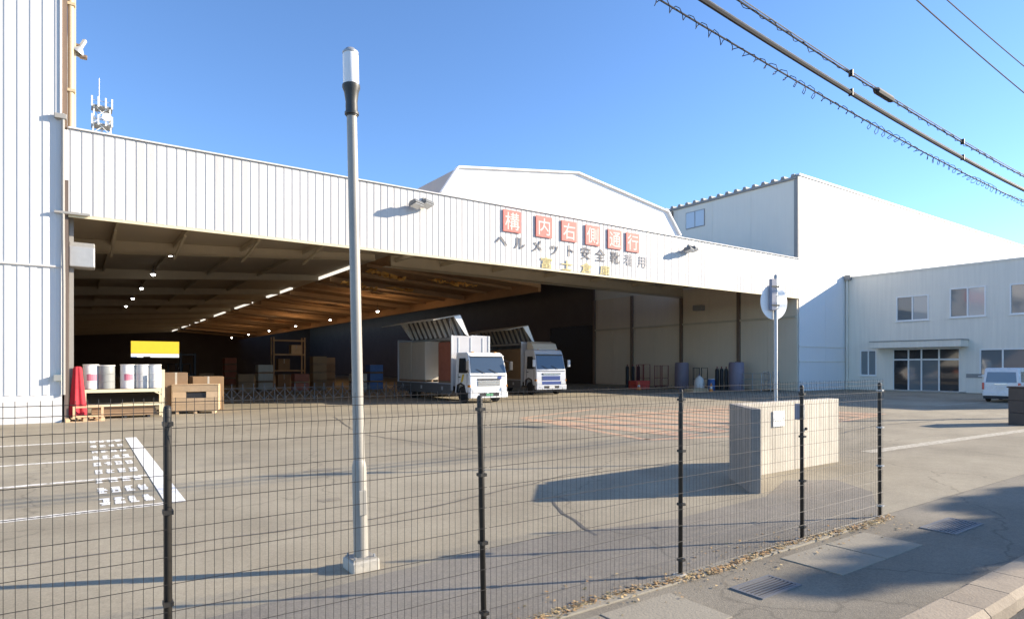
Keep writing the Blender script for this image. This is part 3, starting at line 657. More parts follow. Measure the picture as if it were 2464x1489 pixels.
    g = MB().box(-W*.6,W*.6,.0,.022,gz,gz+.30).obj('grille', M_['tblue'] if big else M_['trim'], t, .01)
    for k in range(3): MB().box(-W*.58,W*.58,.023,.034,gz+.04+.09*k,gz+.07+.09*k).obj('grille_bar', M_['chrome'] if not big else M_['tblue'], g)
    if not big:
        for sx in (-1,1): MB().exx([(-1.05,bz+.62),(-.85,bz+.62),(-.65,base-.05),(-.85,base-.05)], *sorted((sx*W*1.001,sx*(W+.006)))).obj('door_stripe', M_['yelp'], t)
        MB().box(-.82,-.60,-.02,.016,base-.30,base-.15).obj('front_mark', M_['tblue'], t)
    if big:
        MB().box(-W*.7,W*.7,.0,.024,bz+.13,bz+.34).obj('lower_grille', M_['tblue'], t, .01)
        MB().box(-W*.55,W*.55,.0,.03,gz+.38,gz+.44).obj('grille_trim', M_['chrome'], t)
        MB().exx([(-1.7,ch),(-.7,ch),(-1.0,ch+.45),(-1.65,ch+.62)], -1.02, 1.02).obj('roof_deflector', M_['tcream'], t, .06)
    # chassis and wheels
    L_ = 8.4 if big else 7.9
    MB().box(-.42,-.34,-2.3-L_,-.4,.55,.78).box(.34,.42,-2.3-L_,-.4,.55,.78).obj('chassis', M_['tdark'], t)
    for sx in (-1,1):
        wheel(t, sx*(W-.18), -1.02); wheel(t, sx*(W-.24), -2.0-L_*.72, .46, .5)
        if big: wheel(t, sx*(W-.24), -3.1-L_*.72, .46, .5)
        MB().box(*sorted((sx*(W-.10),sx*(W-.02))),-2.2-L_*.5,-2.2,.50,.95).obj('side_guard', M_['trim'], t)
    y0 = -2.05; y1 = y0-L_; BW = 1.24; fz = 1.05; bt = 3.78
    MB().box(-BW,BW,y1,y0,fz-.14,fz).obj('load_floor', M_['tgrey'], t)
    bh = MB().box(-BW,BW,y0-.06,y0,fz-.1,bt).obj('front_bulkhead', M_['tgrey'], t, .02)
    for x in (-.8,0,.8): MB().box(x-.03,x+.03,y0,y0+.03,fz,bt-.1).obj('bulkhead_rib', M_['tsil'], bh)
    MB().box(-BW-.04,-BW+.07,y0-.05,y0+.03,fz-.4,bt+.02).obj('corner_post', M_['tsil'], t); MB().box(BW-.07,BW+.04,y0-.05,y0+.03,fz-.4,bt+.02).obj('corner_post', M_['tsil'], t)
    MB().box(-.10,.10,y1,y0-.06,bt-.12,bt).obj('roof_beam', M_['tsil'], t)
    MB().box(-BW,BW,y1,y1+.06,fz,bt).obj('rear_door', M_['tgrey'], t)
    # raised wings: the roof half stands up beside the centre beam, the side half reaches out from its upper end
    for sx in (-1, 1):
        a0 = Vector((sx*.10, 0, bt)); up = Vector((sx*.42, 0, .91)).normalized(); out = Vector((sx*.97, 0, -.20)).normalized()
        if sx == -1:
            a0 = Vector((-.10,0,bt)); up = Vector((-1,0,-.02)).normalized(); out = Vector((0,0,-1))
        a1 = a0 + up*(1.30 if sx == 1 else 1.13); a2 = a1 + out*1.75
        def plate(p, q, th, m, nm, par):
            d = (q-p).normalized(); n = Vector((-d.z,0,d.x))*th
            return MB().add([(p.x,y1,p.z),(q.x,y1,q.z),(q.x+n.x,y1,q.z+n.z),(p.x+n.x,y1,p.z+n.z),(p.x,y0-.1,p.z),(q.x,y0-.1,q.z),(q.x+n.x,y0-.1,q.z+n.z),(p.x+n.x,y0-.1,p.z+n.z)],
                            [(0,1,2,3),(7,6,5,4),(0,4,5,1),(1,5,6,2),(2,6,7,3),(3,7,4,0)]).obj(nm, m, par)
        wg = plate(a0, a1, .05*sx, M_['tgate'] if sx == 1 else M_['tsil'], 'wing_roof', t)
        plate(a1, a2, .05*sx, M_['tbeige'] if sx == 1 else M_['tsil'], 'wing_side', wg)
        if sx == 1:
            nr = 11 if not big else 12
            inn = Vector((up.z, 0, -up.x)) * .06        # towards the load
            for k in range(nr):
                y = y1 + .2 + (L_-.9)*k/(nr-1)
                p = a0 + up*.06 + inn; q = a1 - up*.06 + inn
                MB().bar((p.x,y,p.z),(q.x,y,q.z),.13,.13).obj('wing_rib', M_['drumw'] if not big else M_['tbeige'], wg)
            for y in (y0-.12, y1+.02):
                g2 = a1+out*.42
                MB().add([(a0.x,y,a0.z),(a1.x,y,a1.z),(g2.x,y,g2.z),(a0.x+.22,y,a0.z+.1),(a0.x,y+.05,a0.z),(a1.x,y+.05,a1.z),(g2.x,y+.05,g2.z),(a0.x+.22,y+.05,a0.z+.1)],
                     [(0,1,2,3),(7,6,5,4),(0,4,5,1),(1,5,6,2),(2,6,7,3),(3,7,4,0)]).obj('wing_gusset', M_['twhite'], wg)
            MB().bar((sx*BW*.9,y0-.2,bt-.1),(a1.x+(a2.x-a1.x)*.4,y0-.2,a1.z+(a2.z-a1.z)*.4),.05).obj('wing_ram', M_['tdark'], wg)
        g_ = MB().box(*sorted((sx*(BW+.01),sx*(BW+.06))),y1+.05,y0-.08,fz-.62,fz-.05).obj('side_gate', M_['tgate'], t)
        for k in range(3): MB().box(*sorted((sx*(BW+.061),sx*(BW+.075))),y1+1+k*(L_-2.2)/2,y1+1.2+k*(L_-2.2)/2,fz-.4,fz-.2).obj('gate_latch', M_['tsil'], g_)
    return t, y0, y1, fz, bt
HEAD = Vector((-.10, -.99, 0)).normalized()
t1, y0, y1, fz, bt = truck('box_truck', 'white medium truck with raised wing sides parked nearest the yard', (18.75,28.9,0), Vector((-.035,-1,0)).normalized())
def load(t, nm, label, cat, x0,x1,ya,yb,za,zb_, m, n=3, group=None):
    mw = t.matrix_world if False else Matrix.Translation(t.location) @ Matrix.Rotation(t.rotation_euler.z, 4, 'Z')
    b = thing(nm, label, cat, mw @ Vector(((x0+x1)/2,(ya+yb)/2,za)), t.rotation_euler.z, group)
    w_, d_, h_ = x1-x0, yb-ya, zb_-za
    MB().box(-w_/2,w_/2,-d_/2,d_/2,.12,h_).obj('stack', m, b, .03)
    for k in range(n): MB().box(-w_/2+.02+k*(w_-.14)/(n-1),-w_/2+.12+k*(w_-.14)/(n-1),-d_/2,d_/2,0,.118).obj('pallet_runner', M_['woodd'], b)
    return b
load(t1,'wrapped_load','tall beige wrapped load nearest the back of the white truck bed','load',.10,1.18,y1+.1,y1+2.1,fz,3.62,M_['tbeige'],3,'wrapped loads on the white truck')
load(t1,'wrapped_load','beige wrapped load in the middle of the white truck bed','load',.15,1.18,y1+2.15,y1+4.2,fz,3.58,M_['tbeige'],3,'wrapped loads on the white truck')
load(t1,'steel_load','rust red steel load just behind the white truck bulkhead','load',.1,1.16,y0-1.9,y0-.15,fz,3.45,M_['trust'])
t2, b0, b1, f2, bt2 = truck('box_truck', 'pale high-cab truck with cream roof deflector and blue grille parked deeper in the hall', (27.5,34.3,0), HEAD, True)
load(t2,'dark_load','dark brown load on the bed of the pale high-cab truck','load',.1,1.18,b1+1,b0-.3,f2,3.3,M_['card'])

# ------------------------------------------------------------------ white van parked by the office
vn = thing('parked_van', 'white van seen from behind beside the office and the dark gatepost', 'van', (42.45,12.75,0), radians(-90+5))
W = .86
bp = [(0.0,.42),(0.0,.95),(-.0,1.10),(.14,1.84),(.24,1.93),(3.4,1.94),(3.9,1.55),(4.45,1.0),(4.6,.85),(4.62,.42),(4.0,.30),(.3,.30)]
vb = MB().exx(bp, -W, W).obj('body', M_['van'], vn, .07, True, seg=3)
for q in vb.data.vertices:
    if q.co.z > 1.1: q.co.x *= 1 - .10*(q.co.z-1.1)/.84
MB().add([(-.70,-.008,1.12),(.70,-.008,1.12),(.64,.105,1.70),(-.64,.105,1.70),(-.70,.03,1.12),(.70,.03,1.12),(.64,.14,1.70),(-.64,.14,1.70)],[(0,1,2,3),(7,6,5,4),(0,4,5,1),(1,5,6,2),(2,6,7,3),(3,7,4,0)]).obj('rear_window', M_['wglass'], vn)
for sx in (-1,1):
    MB().box(*sorted((sx*.76,sx*.872)),-.035,.12,.72,1.10).obj('tail_light', M_['redl'], vn, .02)
    MB().add([(sx*.868,.35,1.15),(sx*.868,3.3,1.15),(sx*.80,3.05,1.72),(sx*.80,.45,1.72),(sx*.84,.35,1.15),(sx*.84,3.3,1.15),(sx*.78,3.05,1.72),(sx*.78,.45,1.72)],[(0,1,2,3),(7,6,5,4),(0,4,5,1),(1,5,6,2),(2,6,7,3),(3,7,4,0)]).obj('side_window', M_['dglass'], vn)
    MB().box(*sorted((sx*.86,sx*1.03)),3.5,3.6,1.1,1.3).obj('mirror', M_['tdark'], vn, .02)
    for y in (.85, 3.65): wheel(vn, sx*.76, y, .31, .19)
MB().box(-.84,.84,-.07,.10,.36,.58).obj('bumper', M_['van'], vn, .03)
MB().box(-.80,.80,-.05,.2,.20,.355).obj('rear_valance', M_['tdark'], vn)
MB().box(-.17,.17,-.03,-.005,.74,.92).obj('number_plate', M_['drumw'], vn)
MB().box(-.30,.30,-.03,-.002,1.0,1.04).obj('tailgate_handle', M_['chrome'], vn)

# ------------------------------------------------------------------ mesh fence along the pavement
fv = 4.03
fn = thing('mesh_fence', 'black wire mesh fence on slim posts along the pavement edge', 'fence', (0,fv,0))
posts = [-3.9,-1.72,.436,2.57,4.846,7.01,8.93]
pm = MB().lathe([(.022,-.02),(.022,1.80),(.020,1.815),(.010,1.825)], 10).mesh('post', M_['black'])
cm = MB().box(-.026,.026,-.042,.026,-.012,.012).mesh('clip', M_['black']); cmw = MB().box(-.032,.032,-.045,.031,-.010,.010).mesh('clip', M_['galv'])
pf = MB().lathe([(.07,-.01),(.07,.012),(.03,.02)], 12).mesh('post_foot', M_['conc'])
tilts = [0,.004,-.003,-.022,.004,-.004,-.005]
for i,(u,tl) in enumerate(zip(posts,tilts)):
    p = link('post', pm, fn, (u,0,0), (0,tl,0))
    for p_ in p.data.polygons: p_.use_smooth = True
    for z in (.16,.70,1.22,1.72): link('clip', cmw if i == 6 else cm, p, (0,0,z))
    link('post_foot', pf, p, (0,0,0))
def bend(z): return -.05 - (.018*max(0, 1-abs(z-1.70)/.09) if z > 1.6 else 0)
zs = [.05,.20,.355,.51,.665,.82,.975,.98-.005+.15,1.28,1.435,1.60,1.70,1.79,1.845]
zs[7] = 1.13
rr = .0016
vm = MB().tube([(0,bend(z),z) for z in (.03,1.60,1.70,1.79,1.87)], rr, 4).mesh('vertical_wire', M_['black'])
ends = posts
for a,b in zip(ends, ends[1:]):
    hm = {}
    n = round((b-a-.06)/.05)
    for k in range(n+1):
        u = a+.03+(b-a-.06)*k/n
        if u < -1.9: continue
        link('vertical_wire', vm, fn, (u+random.uniform(-.002,.002),random.uniform(-.003,.003),random.uniform(-.004,.004)), (random.uniform(-.003,.003),random.uniform(-.003,.003),0))
    for z in zs:
        MB().tube([(a+.01,bend(z)-.006,z),(b-.01,bend(z)-.006,z)], rr*1.25, 4).obj('horizontal_wire', M_['black'], fn)
# dry leaves and grit gathered along the fence foot
lf = MB(); rl = random.Random(5)
for i in range(3000):
    u = rl.uniform(1.2,9.1); vv = 3.97 + rl.gauss(0,.04) + .04*sin(u*2.1)
    if rl.random() < .10: vv += rl.uniform(-.4,.5)
    s_ = rl.uniform(.008,.026); a = rl.uniform(0,6.28); z = .004+rl.uniform(0,.018); q = rl.uniform(-.5,.5)
    c1, s1 = cos(a)*s_, sin(a)*s_
    lf.add([(u-c1,vv-s1,z),(u+s1*.6,vv-c1*.6,z+q*s_),(u+c1,vv+s1,z+.006),(u-s1*.6,vv+c1*.6,z-q*s_*.3+.003)], [(0,1,2,3)])
o = lf.obj('dry_leaves', M_['leafm']); tag(o, 'dry brown leaves and grit along the foot of the mesh fence', 'leaf litter', kind='stuff')
o = MB().box(-1.5,9.0,3.90,4.065,-.1,.012).obj('fence_footing', M_['slabm'], None, .004); o['kind'] = 'structure'

# ------------------------------------------------------------------ lamp post
lp = thing('lamp_post', 'tall slim lamp post with a white cylindrical globe behind the mesh fence', 'street lamp', (2.38,6.05,0), rot=(0,radians(-1.25),0))
MB().box(-.145,.145,-.145,.145,-.05,.11).obj('concrete_footing', M_['conc'], lp, .02)
MB().box(-.12,.12,-.12,.12,.111,.125).obj('base_plate', M_['lampg'], lp)
for x in (-.1,.1):
    for y in (-.1,.1): MB().lathe([(.012,.105),(.012,.15)], 6, (x,y)).obj('bolt', M_['galv'], lp)
MB().lathe([(.072,.105),(.072,1.02),(.066,1.06),(.056,1.10)], 20).obj('lower_pole', M_['lampg'], lp, smooth=True)
MB().lathe([(.056,1.10),(.050,4.58)], 20).obj('upper_pole', M_['lampg'], lp, smooth=True)
MB().lathe([(.058,4.56),(.060,4.66),(.058,4.70),(.072,4.80),(.088,4.84),(.088,4.87),(.05,4.88)], 20).obj('collar', M_['ldark'], lp, smooth=True)
MB().lathe([(.058,4.57),(.070,4.575),(.070,4.60),(.058,4.605)], 20).obj('clamp_ring', M_['ldark'], lp, smooth=True)
MB().lathe([(.074,4.88),(.078,4.90),(.078,5.16),(.072,5.19)], 24).obj('globe', M_['opal'], lp, smooth=True)
MB().lathe([(.079,5.185),(.079,5.20),(.045,5.235),(.012,5.245)], 24).obj('cap', M_['galv'], lp, smooth=True)
MB().box(-.04,.04,-.085,-.06,.55,.80).obj('access_door', M_['lampg'], lp, .006)

# ------------------------------------------------------------------ entrance wall, its plate, and the road sign
ew = thing('entrance_wall', 'low pale concrete entrance wall with a slanted wing behind the mesh fence', 'wall', (0,0,0))
def strip(a,b,th,z,nm,m='wingm'):
    a,b = Vector((*a,0)),Vector((*b,0)); d = (b-a).normalized(); n = Vector((-d.y,d.x,0))*th
    return MB().prism([(a.x,a.y),(b.x,b.y),(b.x+n.x,b.y+n.y),(a.x+n.x,a.y+n.y)], -.05, z).obj(nm, M_[m], ew, .012)
strip((9.0,5.86),(9.93,6.93),.16,1.36,'wing_wall')
MB().box(9.95,11.70,6.88,7.12,-.05,1.35).obj('wall_panel', M_['concw'], ew, .010)
MB().box(11.705,13.40,6.88,7.12,-.05,1.35).obj('wall_panel', M_['concw'], ew, .010)
pt = thing('name_plate', 'blank white plate fixed to the concrete entrance wall', 'plate', (11.12,6.875,1.03))
MB().box(-.19,.19,-.02,0,-.15,.15).obj('plate', M_['pw'] if False else M_['drumw'], pt, .004)
for x in (-.16,.16): MB().lathe([(.01,0),(.01,.008)], 8).obj('screw', M_['galv'], pt, loc=(x,-.02,0), rot=(radians(90),0,0))
o = MB().lathe([(.03,0),(.03,.03),(.02,.035)], 10).obj('wall_bolt', M_['tdark'], ew, loc=(12.1,6.88,.78), rot=(radians(90),0,0))
bx = thing('post_box', 'small dark lock box strapped to the second fence post from the right', 'box', (7.06,fv+.03,1.50))
MB().box(-.045,.06,0,.07,-.09,.10).obj('case', M_['blueg'], bx, .008); MB().box(-.03,.045,-.012,-.001,-.05,.06).obj('lid', M_['galv'], bx)
rs_ = thing('road_sign', 'round white-backed road sign on a grey pole behind the concrete wall', 'road sign', (12.3,7.66,0), radians(-12))
MB().lathe([(.038,-.02),(.038,3.98),(.03,4.0)], 14).obj('pole', M_['galv'], rs_, smooth=True)
dk = MB().lathe([(.372,-.002),(.38,0),(.38,.004),(.372,.006)], 44).obj('disc', M_['steelp'], rs_, loc=(0,.052,3.42), rot=(radians(90),0,0))
for z in (3.28,3.56): MB().box(-.24,.24,.0525,.0615,z-.012,z+.012).box(-.05,.05,-.045,.05,z-.015,z+.015).obj('bracket', M_['galv'], rs_)
MB().box(-.16,-.045,-.052,.03,3.24,3.90).obj('side_plate', M_['blueg'], rs_, .004)
for z in (3.34,3.74): MB().box(-.17,.05,-.058,-.0525,z-.02,z+.02).obj('strap', M_['ldark'], rs_)
gp = thing('gatepost', 'squat dark brown stone gatepost at the right edge of the yard', 'gatepost', (26.62,7.5,0))
for k in range(3): MB().box(-.02,1.5,-.28,.28,.43*k-.02*(k==0),.43*(k+1)-.006).obj('stone_course', M_['gate'], gp, .008)
MB().box(-.06,1.54,-.32,.32,1.29,1.34).obj('capstone', M_['gate'], gp, .01)
MB().box(.06,.26,-.296,-.281,.78,.98).obj('number_plate', M_['drumw'], gp)

# ------------------------------------------------------------------ things at the hall mouth
rk = thing('drum_rack', 'cream steel rack carrying a row of white and grey drums beside the ribbed building', 'rack', (1.62,29.2,0))
for x in (-1.32,1.30):
    for y in (-.5,.5): MB().box(x-.05,x+.05,y-.05,y+.05,0,1.9 if x>0 else 1.14).obj('upright', M_['cream'], rk)
for y in (-.5,.5):
    MB().box(-1.27,1.25,y-.04,y+.04,1.02,1.14).obj('shelf_beam', M_['cream'], rk); MB().box(-1.27,1.25,y-.04,y+.04,.48,.55).obj('lower_rail', M_['cream'], rk)
MB().box(-1.27,1.25,-.459,.459,1.10,1.138).obj('shelf', M_['woodd'], rk)
MB().bar((1.25,-.5,.9),(1.0,-.5,1.02),.05).obj('brace', M_['cream'], rk)
for i,(x,wd,m,lab) in enumerate(((-1.12,.26,'drumw','white drum with a pink label at the left end of the rack'),(-.62,.30,'drumg','dark grey steel drum second from the left on the rack'),(.10,.25,'drumw','white drum with a purple label in the middle of the rack'),(.60,.25,'lid','pale grey drum second from the right on the rack'),(1.05,.23,'drumw','white ribbed drum at the right end of the rack'))):
    d = thing('drum', lab, 'drum', (1.62+x,29.2,1.14), 0, 'drums on the cream rack')
    h = .93 if m != 'drumg' else .90
    MB().lathe([(wd-.02,0),(wd,.02),(wd,h*.32),(wd+.012,h*.335),(wd,h*.35),(wd,h*.64),(wd+.012,h*.655),(wd,h*.67),(wd,h-.03),(wd-.02,h)], 22).obj('body', M_[m], d, smooth=True)
    MB().lathe([(wd-.02,h),(wd+.012,h+.004),(wd+.012,h+.035),(wd-.03,h+.04)], 22).obj('lid', M_['drumw'], d, smooth=True)
    if 'label' in lab: MB().add([((wd+.004)*cos(a),(wd+.004)*sin(a),z) for z in (h*.36,h*.63) for a in [radians(-120+15*k) for k in range(6)]], [(k,k+1,k+7,k+6) for k in range(5)]).obj('label', M_['label'], d)
bn = thing('timber_bundle', 'stack of weathered planks stored on the floor under the cream rack', 'timber', (1.62,29.2,0))
for k in range(4):
    for j in range(3): MB().box(-1.1+.02*j,1.12-.03*k,-.42+.29*j,-.15+.29*j,.10+.085*k,.175+.085*k).obj('plank', M_['woodd'], bn)
for x in (-.8,0,.8): MB().box(x-.05,x+.05,-.45,.45,0,.098).obj('bearer', M_['tdark'], bn)
rc = thing('red_cover', 'red cloth cover draped over a tall stand against the ribbed building', 'cover', (.08,28.45,.16))
mb = MB(); n = 48; pr = [(.30,0),(.31,.2),(.27,.55),(.23,.95),(.20,1.3),(.17,1.6),(.16,1.80),(.12,1.86),(.02,1.87)]
mb.add([(r*(1+.26*sin(6*2*pi*k/n+i*.25)*(1-i/11))*cos(2*pi*k/n)*.80, r*(1+.26*sin(6*2*pi*k/n+i*.25)*(1-i/11))*sin(2*pi*k/n)*.7, z) for i,(r,z) in enumerate(pr) for k in range(n)],
       [(i*n+k,i*n+(k+1)%n,(i+1)*n+(k+1)%n,(i+1)*n+k) for i in range(len(pr)-1) for k in range(n)] + [tuple((len(pr)-1)*n+k for k in range(n))])
mb.obj('cloth', M_['red'], rc, smooth='all'); MB().tube([(0,0,0),(0,0,1.80)], .03, 6).obj('stand', M_['tdark'], rc)
def pallet(lab, u, v, z=0, rz=0, m='wood', L_=1.2, W_=1.0, group='wooden pallets at the hall mouth'):
    p = thing('wooden_pallet', lab, 'pallet', (u,v,z), rz, group)
    for y in (-W_/2+.05,0,W_/2-.05):
        for x in (-L_/2+.07,0,L_/2-.07): MB().box(x-.07,x+.07,y-.05,y+.05,.022,.11).obj('block', M_[m], p)
        MB().box(-L_/2,L_/2,y-.05,y+.05,0,.0215).obj('runner', M_[m], p)
    for k in range(7): MB().box(-L_/2+(L_-.11)*k/6,-L_/2+.11+(L_-.11)*k/6,-W_/2,W_/2,.1105,.135).obj('deck_board', M_[m], p)
    return p
pallet('pale wooden pallet lying under the red cover beside the ribbed building', .28, 28.15, 0, radians(4))
fr = thing('timber_trestle', 'open pale timber trestle standing on the pallet in front of the rack', 'trestle', (.42,27.95,.135))
for x in (-.45,.42): MB().box(x-.04,x+.04,-.04,.04,0,.42).obj('upright', M_['wood'], fr)
MB().box(-.41,.38,-.035,.035,.36,.42).obj('rail', M_['wood'], fr); MB().box(-.41,.38,-.035,.035,.02,.08).obj('rail', M_['wood'], fr)
ck = thing('wooden_crate', 'large pale wooden crate with a dark slot in its front by the hall mouth', 'crate', (4.35,30.15,0), radians(-14))
for k in range(4):
    z = .14+.27*k
    if k == 2:
        MB().box(-.86,-.36,-.52,-.49,z,z+.26).obj('plank', M_['wood'], ck); MB().box(.42,.86,-.52,-.49,z,z+.26).obj('plank', M_['wood'], ck)
    else: MB().box(-.86,.86,-.52,-.49,z,z+.26).obj('plank', M_['wood'], ck)
    for sx in (-1,1): MB().box(*sorted((sx*.87,sx*.90)),-.52,.52,z,z+.26).obj('plank', M_['wood'], ck)
    MB().box(-.86,.86,.49,.52,z,z+.26).obj('plank', M_['wood'], ck)
MB().box(-.84,.84,-.485,.48,.13,.9).obj('lining', M_['tdark'], ck)
for k in range(5): MB().box(-.9,.9,-.53+.215*k,-.34+.215*k,1.225,1.255).obj('lid_board', M_['wood'], ck)
for x in (-.7,0,.7): MB().box(x-.06,x+.06,-.5,.5,0,.128).obj('runner', M_['wood'], ck)
def cbox(name, lab, cat, u,v,z,sx,sy,sz,m,rz=0,group=None):
    b = thing(name, lab, cat, (u,v,z), rz, group)
    MB().box(-sx/2,sx/2,-sy/2,sy/2,0,sz).obj('body', M_[m], b, .015)
    for s_ in (-1,1): MB().box(*sorted((s_*.02,s_*(sx/2-.004))),-sy/2+.004,sy/2-.004,sz+.001,sz+.012).obj('flap', M_[m], b)
    MB().box(-.04,.04,-sy/2-.003,sy/2+.003,sz*.6,sz+.014).obj('tape', M_['tbeige'], b)
    return b
cbox('cardboard_box','brown carton standing behind the pale wooden crate','box',5.0,31.8,0,1.3,1.0,1.55,'card')
cbox('cardboard_box','dark carton between the drum rack and the wooden crate','box',3.55,30.6,0,.9,.9,1.75,'woodd')
# folding gate across the back of the sunlit apron
fg = thing('folding_gate', 'long low dark grey accordion gate stretched across the hall floor behind the crate', 'gate', (0,36.35,0))
u = 6.4; k = 0
pm2 = MB().box(-.022,.022,-.022,.022,.05,1.06).mesh('gate_post', M_['gatem'])
while u < 23.5:
    link('gate_post', pm2, fg, (u,0,0))
    MB().bar((u,.03,.18),(u+.56,.03,.80),.03).bar((u,-.03,.80),(u+.56,-.03,.18),.03).obj('lattice_bar', M_['gatem'], fg)
    u += .56
link('gate_post', pm2, fg, (u,0,0))
MB().box(6.4,u,-.012,.012,.80,.83).obj('top_rail', M_['gatem'], fg); MB().box(6.4,u,-.012,.012,.15,.18).obj('bottom_rail', M_['gatem'], fg)

# goods in the dark of the hall
rk2 = thing('pallet_rack', 'tall brown pallet rack standing deep in the dark hall left of the lamp post', 'rack', (17.5,64,0))
for x in (-1.5,1.5):
    for y in (-.5,.5): MB().box(x-.06,x+.06,y-.06,y+.06,0,4.9).obj('upright', M_['rustb'], rk2)
for z in (1.5,3.1,4.5):
    for y in (-.5,.5): MB().box(-1.44,1.44,y-.05,y+.05,z,z+.14).obj('beam', M_['rustb'], rk2)
    MB().box(-1.43,1.43,-.44,.44,z+.02,z+.12).obj('shelf', M_['woodd'], rk2)
for i,(u,v,z,sx,sy,sz,m) in enumerate(((17.0,64,1.63,1.1,.9,1.1,'card'),(18.2,64,3.23,1.0,.9,.9,'wood'),(17.0,64,0,1.2,.9,1.2,'woodd'))):
    cbox('cardboard_box', ['brown carton on the lowest shelf of the deep pallet rack','pale carton on the middle shelf of the deep pallet rack','dark carton on the floor under the deep pallet rack'][i], 'box', u,v,z,sx,sy,sz,m)
rb_ = random.Random(11)
def sstack(lab, u,v,n, m, sx=1.15, grp='stacks of goods in the dark hall'):
    t = thing('goods_stack', lab, 'stack', (u,v,0), rb_.uniform(-.1,.1), grp)
    for k in range(n):
        MB().box(-sx/2,sx/2,-.5,.5,.12+.72*k,.12+.72*k+.58).obj('carton', M_[m], t, .02); MB().box(-sx/2,sx/2,-.5,.5,.72*k,.72*k+.10).obj('pallet_layer', M_['woodd'], t)
for lab, u, v, n, m in (
    ('two-high brown carton stack nearest the left end of the folding gate', 10.5, 50, 2, 'card'),
    ('three-high beige wrapped stack left of the deep pallet rack', 12.6, 53, 3, 'tbeige'),
    ('low dark timber stack at the far left of the hall floor', 9.0, 58, 2, 'woodd'),
    ('rust red stack in front of the deep pallet rack', 14.6, 50, 2, 'trust'),
    ('tall four-high brown carton stack just left of the lamp post', 17.0, 53, 4, 'card'),
    ('blue stack between the lamp post and the white truck', 20.4, 49, 3, 'blue'),
    ('tall dark timber stack behind the white truck', 20.2, 60, 4, 'woodd'),
    ('beige wrapped stack directly right of the lamp post', 18.6, 48, 2, 'tbeige'),
    ('rust red stack in the darkest middle of the hall', 13.2, 70, 4, 'trust')):
    sstack(lab, u, v, n, m)
fk = thing('forklift', 'dark forklift with a raised mast parked in the shade behind the wooden crate', 'forklift', (5.9,47.5,0), radians(200))
MB().exx([(-1.0,.3),(.7,.3),(.7,.75),(.15,.75),(-.1,1.05),(-1.0,1.15)], -.55, .55).obj('body', M_['tdark'], fk, .04)
MB().box(-.5,.5,-1.25,-1.0,.3,1.0).obj('counterweight', M_['tdark'], fk, .06); MB().box(-.28,.28,-.45,.05,1.06,1.18).box(-.28,.28,-.52,-.42,1.18,1.6).obj('seat', M_['tdark'], fk, .03)
for x in (-.48,.48):
    MB().bar((x,.5,.75),(x,.25,2.15),.07).obj('guard_post', M_['tdark'], fk); MB().bar((x,-.95,1.1),(x,-.75,2.15),.07).obj('guard_post', M_['tdark'], fk)
    MB().box(x-.06,x+.06,.78,.9,.1,2.9).obj('mast_rail', M_['tdark'], fk); MB().box(x*.6-.06,x*.6+.06,.95,2.0,.12,.17).obj('fork', M_['trim'], fk)
    wheel(fk, x, .45, .30, .2); wheel(fk, x*.95, -.8, .25, .18)
MB().box(-.55,.55,-.85,.3,2.15,2.2).obj('overhead_guard', M_['tdark'], fk); MB().box(-.42,.42,.80,.88,1.4,1.5).obj('mast_tie', M_['tdark'], fk); MB().box(-.42,.42,.80,.88,2.75,2.85).obj('mast_tie', M_['tdark'], fk)
MB().lathe([(.07,0),(.07,.05)], 12).obj('head_lamp', M_['hl'], fk, loc=(.4,.55,1.9), rot=(radians(-90),0,0))
# beams of light: bright far end of the hall
fb = thing('far_building', 'sunlit white building with a yellow band seen through the far end of the hall', 'building', (0,186,0))
MB().box(2,40,0,8,0,5.3).obj('wall', M_['white'], fb); MB().box(2,40,-.15,8,5.3,9.6).obj('yellow_band', M_['yelp'], fb)
MB().box(14.5,16,-.05,-.001,0,4.5).obj('doorway', M_['tdark'], fb); MB().box(11.5,13,-.05,-.001,1.5,4.4).obj('window', M_['blue'], fb)
# by the beige wall on the right
def roll(lab,u,v):
    t = thing('wrapped_roll', lab, 'roll', (u,v,0), 0, 'tall wrapped rolls by the beige wall')
    MB().lathe([(.60,0),(.63,.05),(.64,1.2),(.62,2.25),(.55,2.36)], 20).obj('wrap', M_['wrap'], t, smooth=True); MB().lathe([(.10,2.3),(.10,2.42)], 10).obj('core', M_['card'], t)
    MB().box(-.7,.7,-.7,.7,-.0,.0) if False else None
roll('tall purple-grey wrapped roll left of the red framed cart by the beige wall', 45.4, 37.6)
roll('tall purple-grey wrapped roll nearest the yard by the beige wall', 45.6, 32.0)
def cage(lab,u,v,m,h=1.75):
    t = thing('roll_cage', lab, 'roll cage', (u,v,0), radians(8), 'roll cages by the beige wall')
    for x in (-.5,.5):
        for y in (-.4,.4): MB().box(x-.025,x+.025,y-.025,y+.025,.16,h).obj('post', M_[m], t)
    for z in (.18,.9,h-.05):
        for y in (-.4,.4): MB().box(-.474,.474,y-.02,y+.02,z,z+.04).obj('rail', M_[m], t)
    for x in (-.25,0,.25): MB().box(x-.012,x+.012,.39,.41,.22,h-.05).obj('bar', M_[m], t)
    MB().box(-.47,.47,-.37,.37,.20,.24).obj('deck', M_[m], t)
    for x in (-.42,.42):
        for y in (-.33,.33): MB().lathe([(.07,-.02),(.07,.02)], 10).obj('castor', M_['tyre'], t, loc=(x,y,.075), rot=(0,radians(90),0))
    return t
cage('dark red roll cage between the black cylinders and the wrapped roll', 44.6, 39.3, 'redf', 2.1)
cage('dark red empty roll cage second from the deep end by the beige wall', 43.9, 40.9, 'redf', 2.2)
cage('black low roll cage between the two wrapped rolls', 44.6, 34.9, 'tdark', 1.9)
cage('grey roll cage at the front of the beige wall nearest the fascia corner', 46.2, 29.2, 'galv', 1.6)
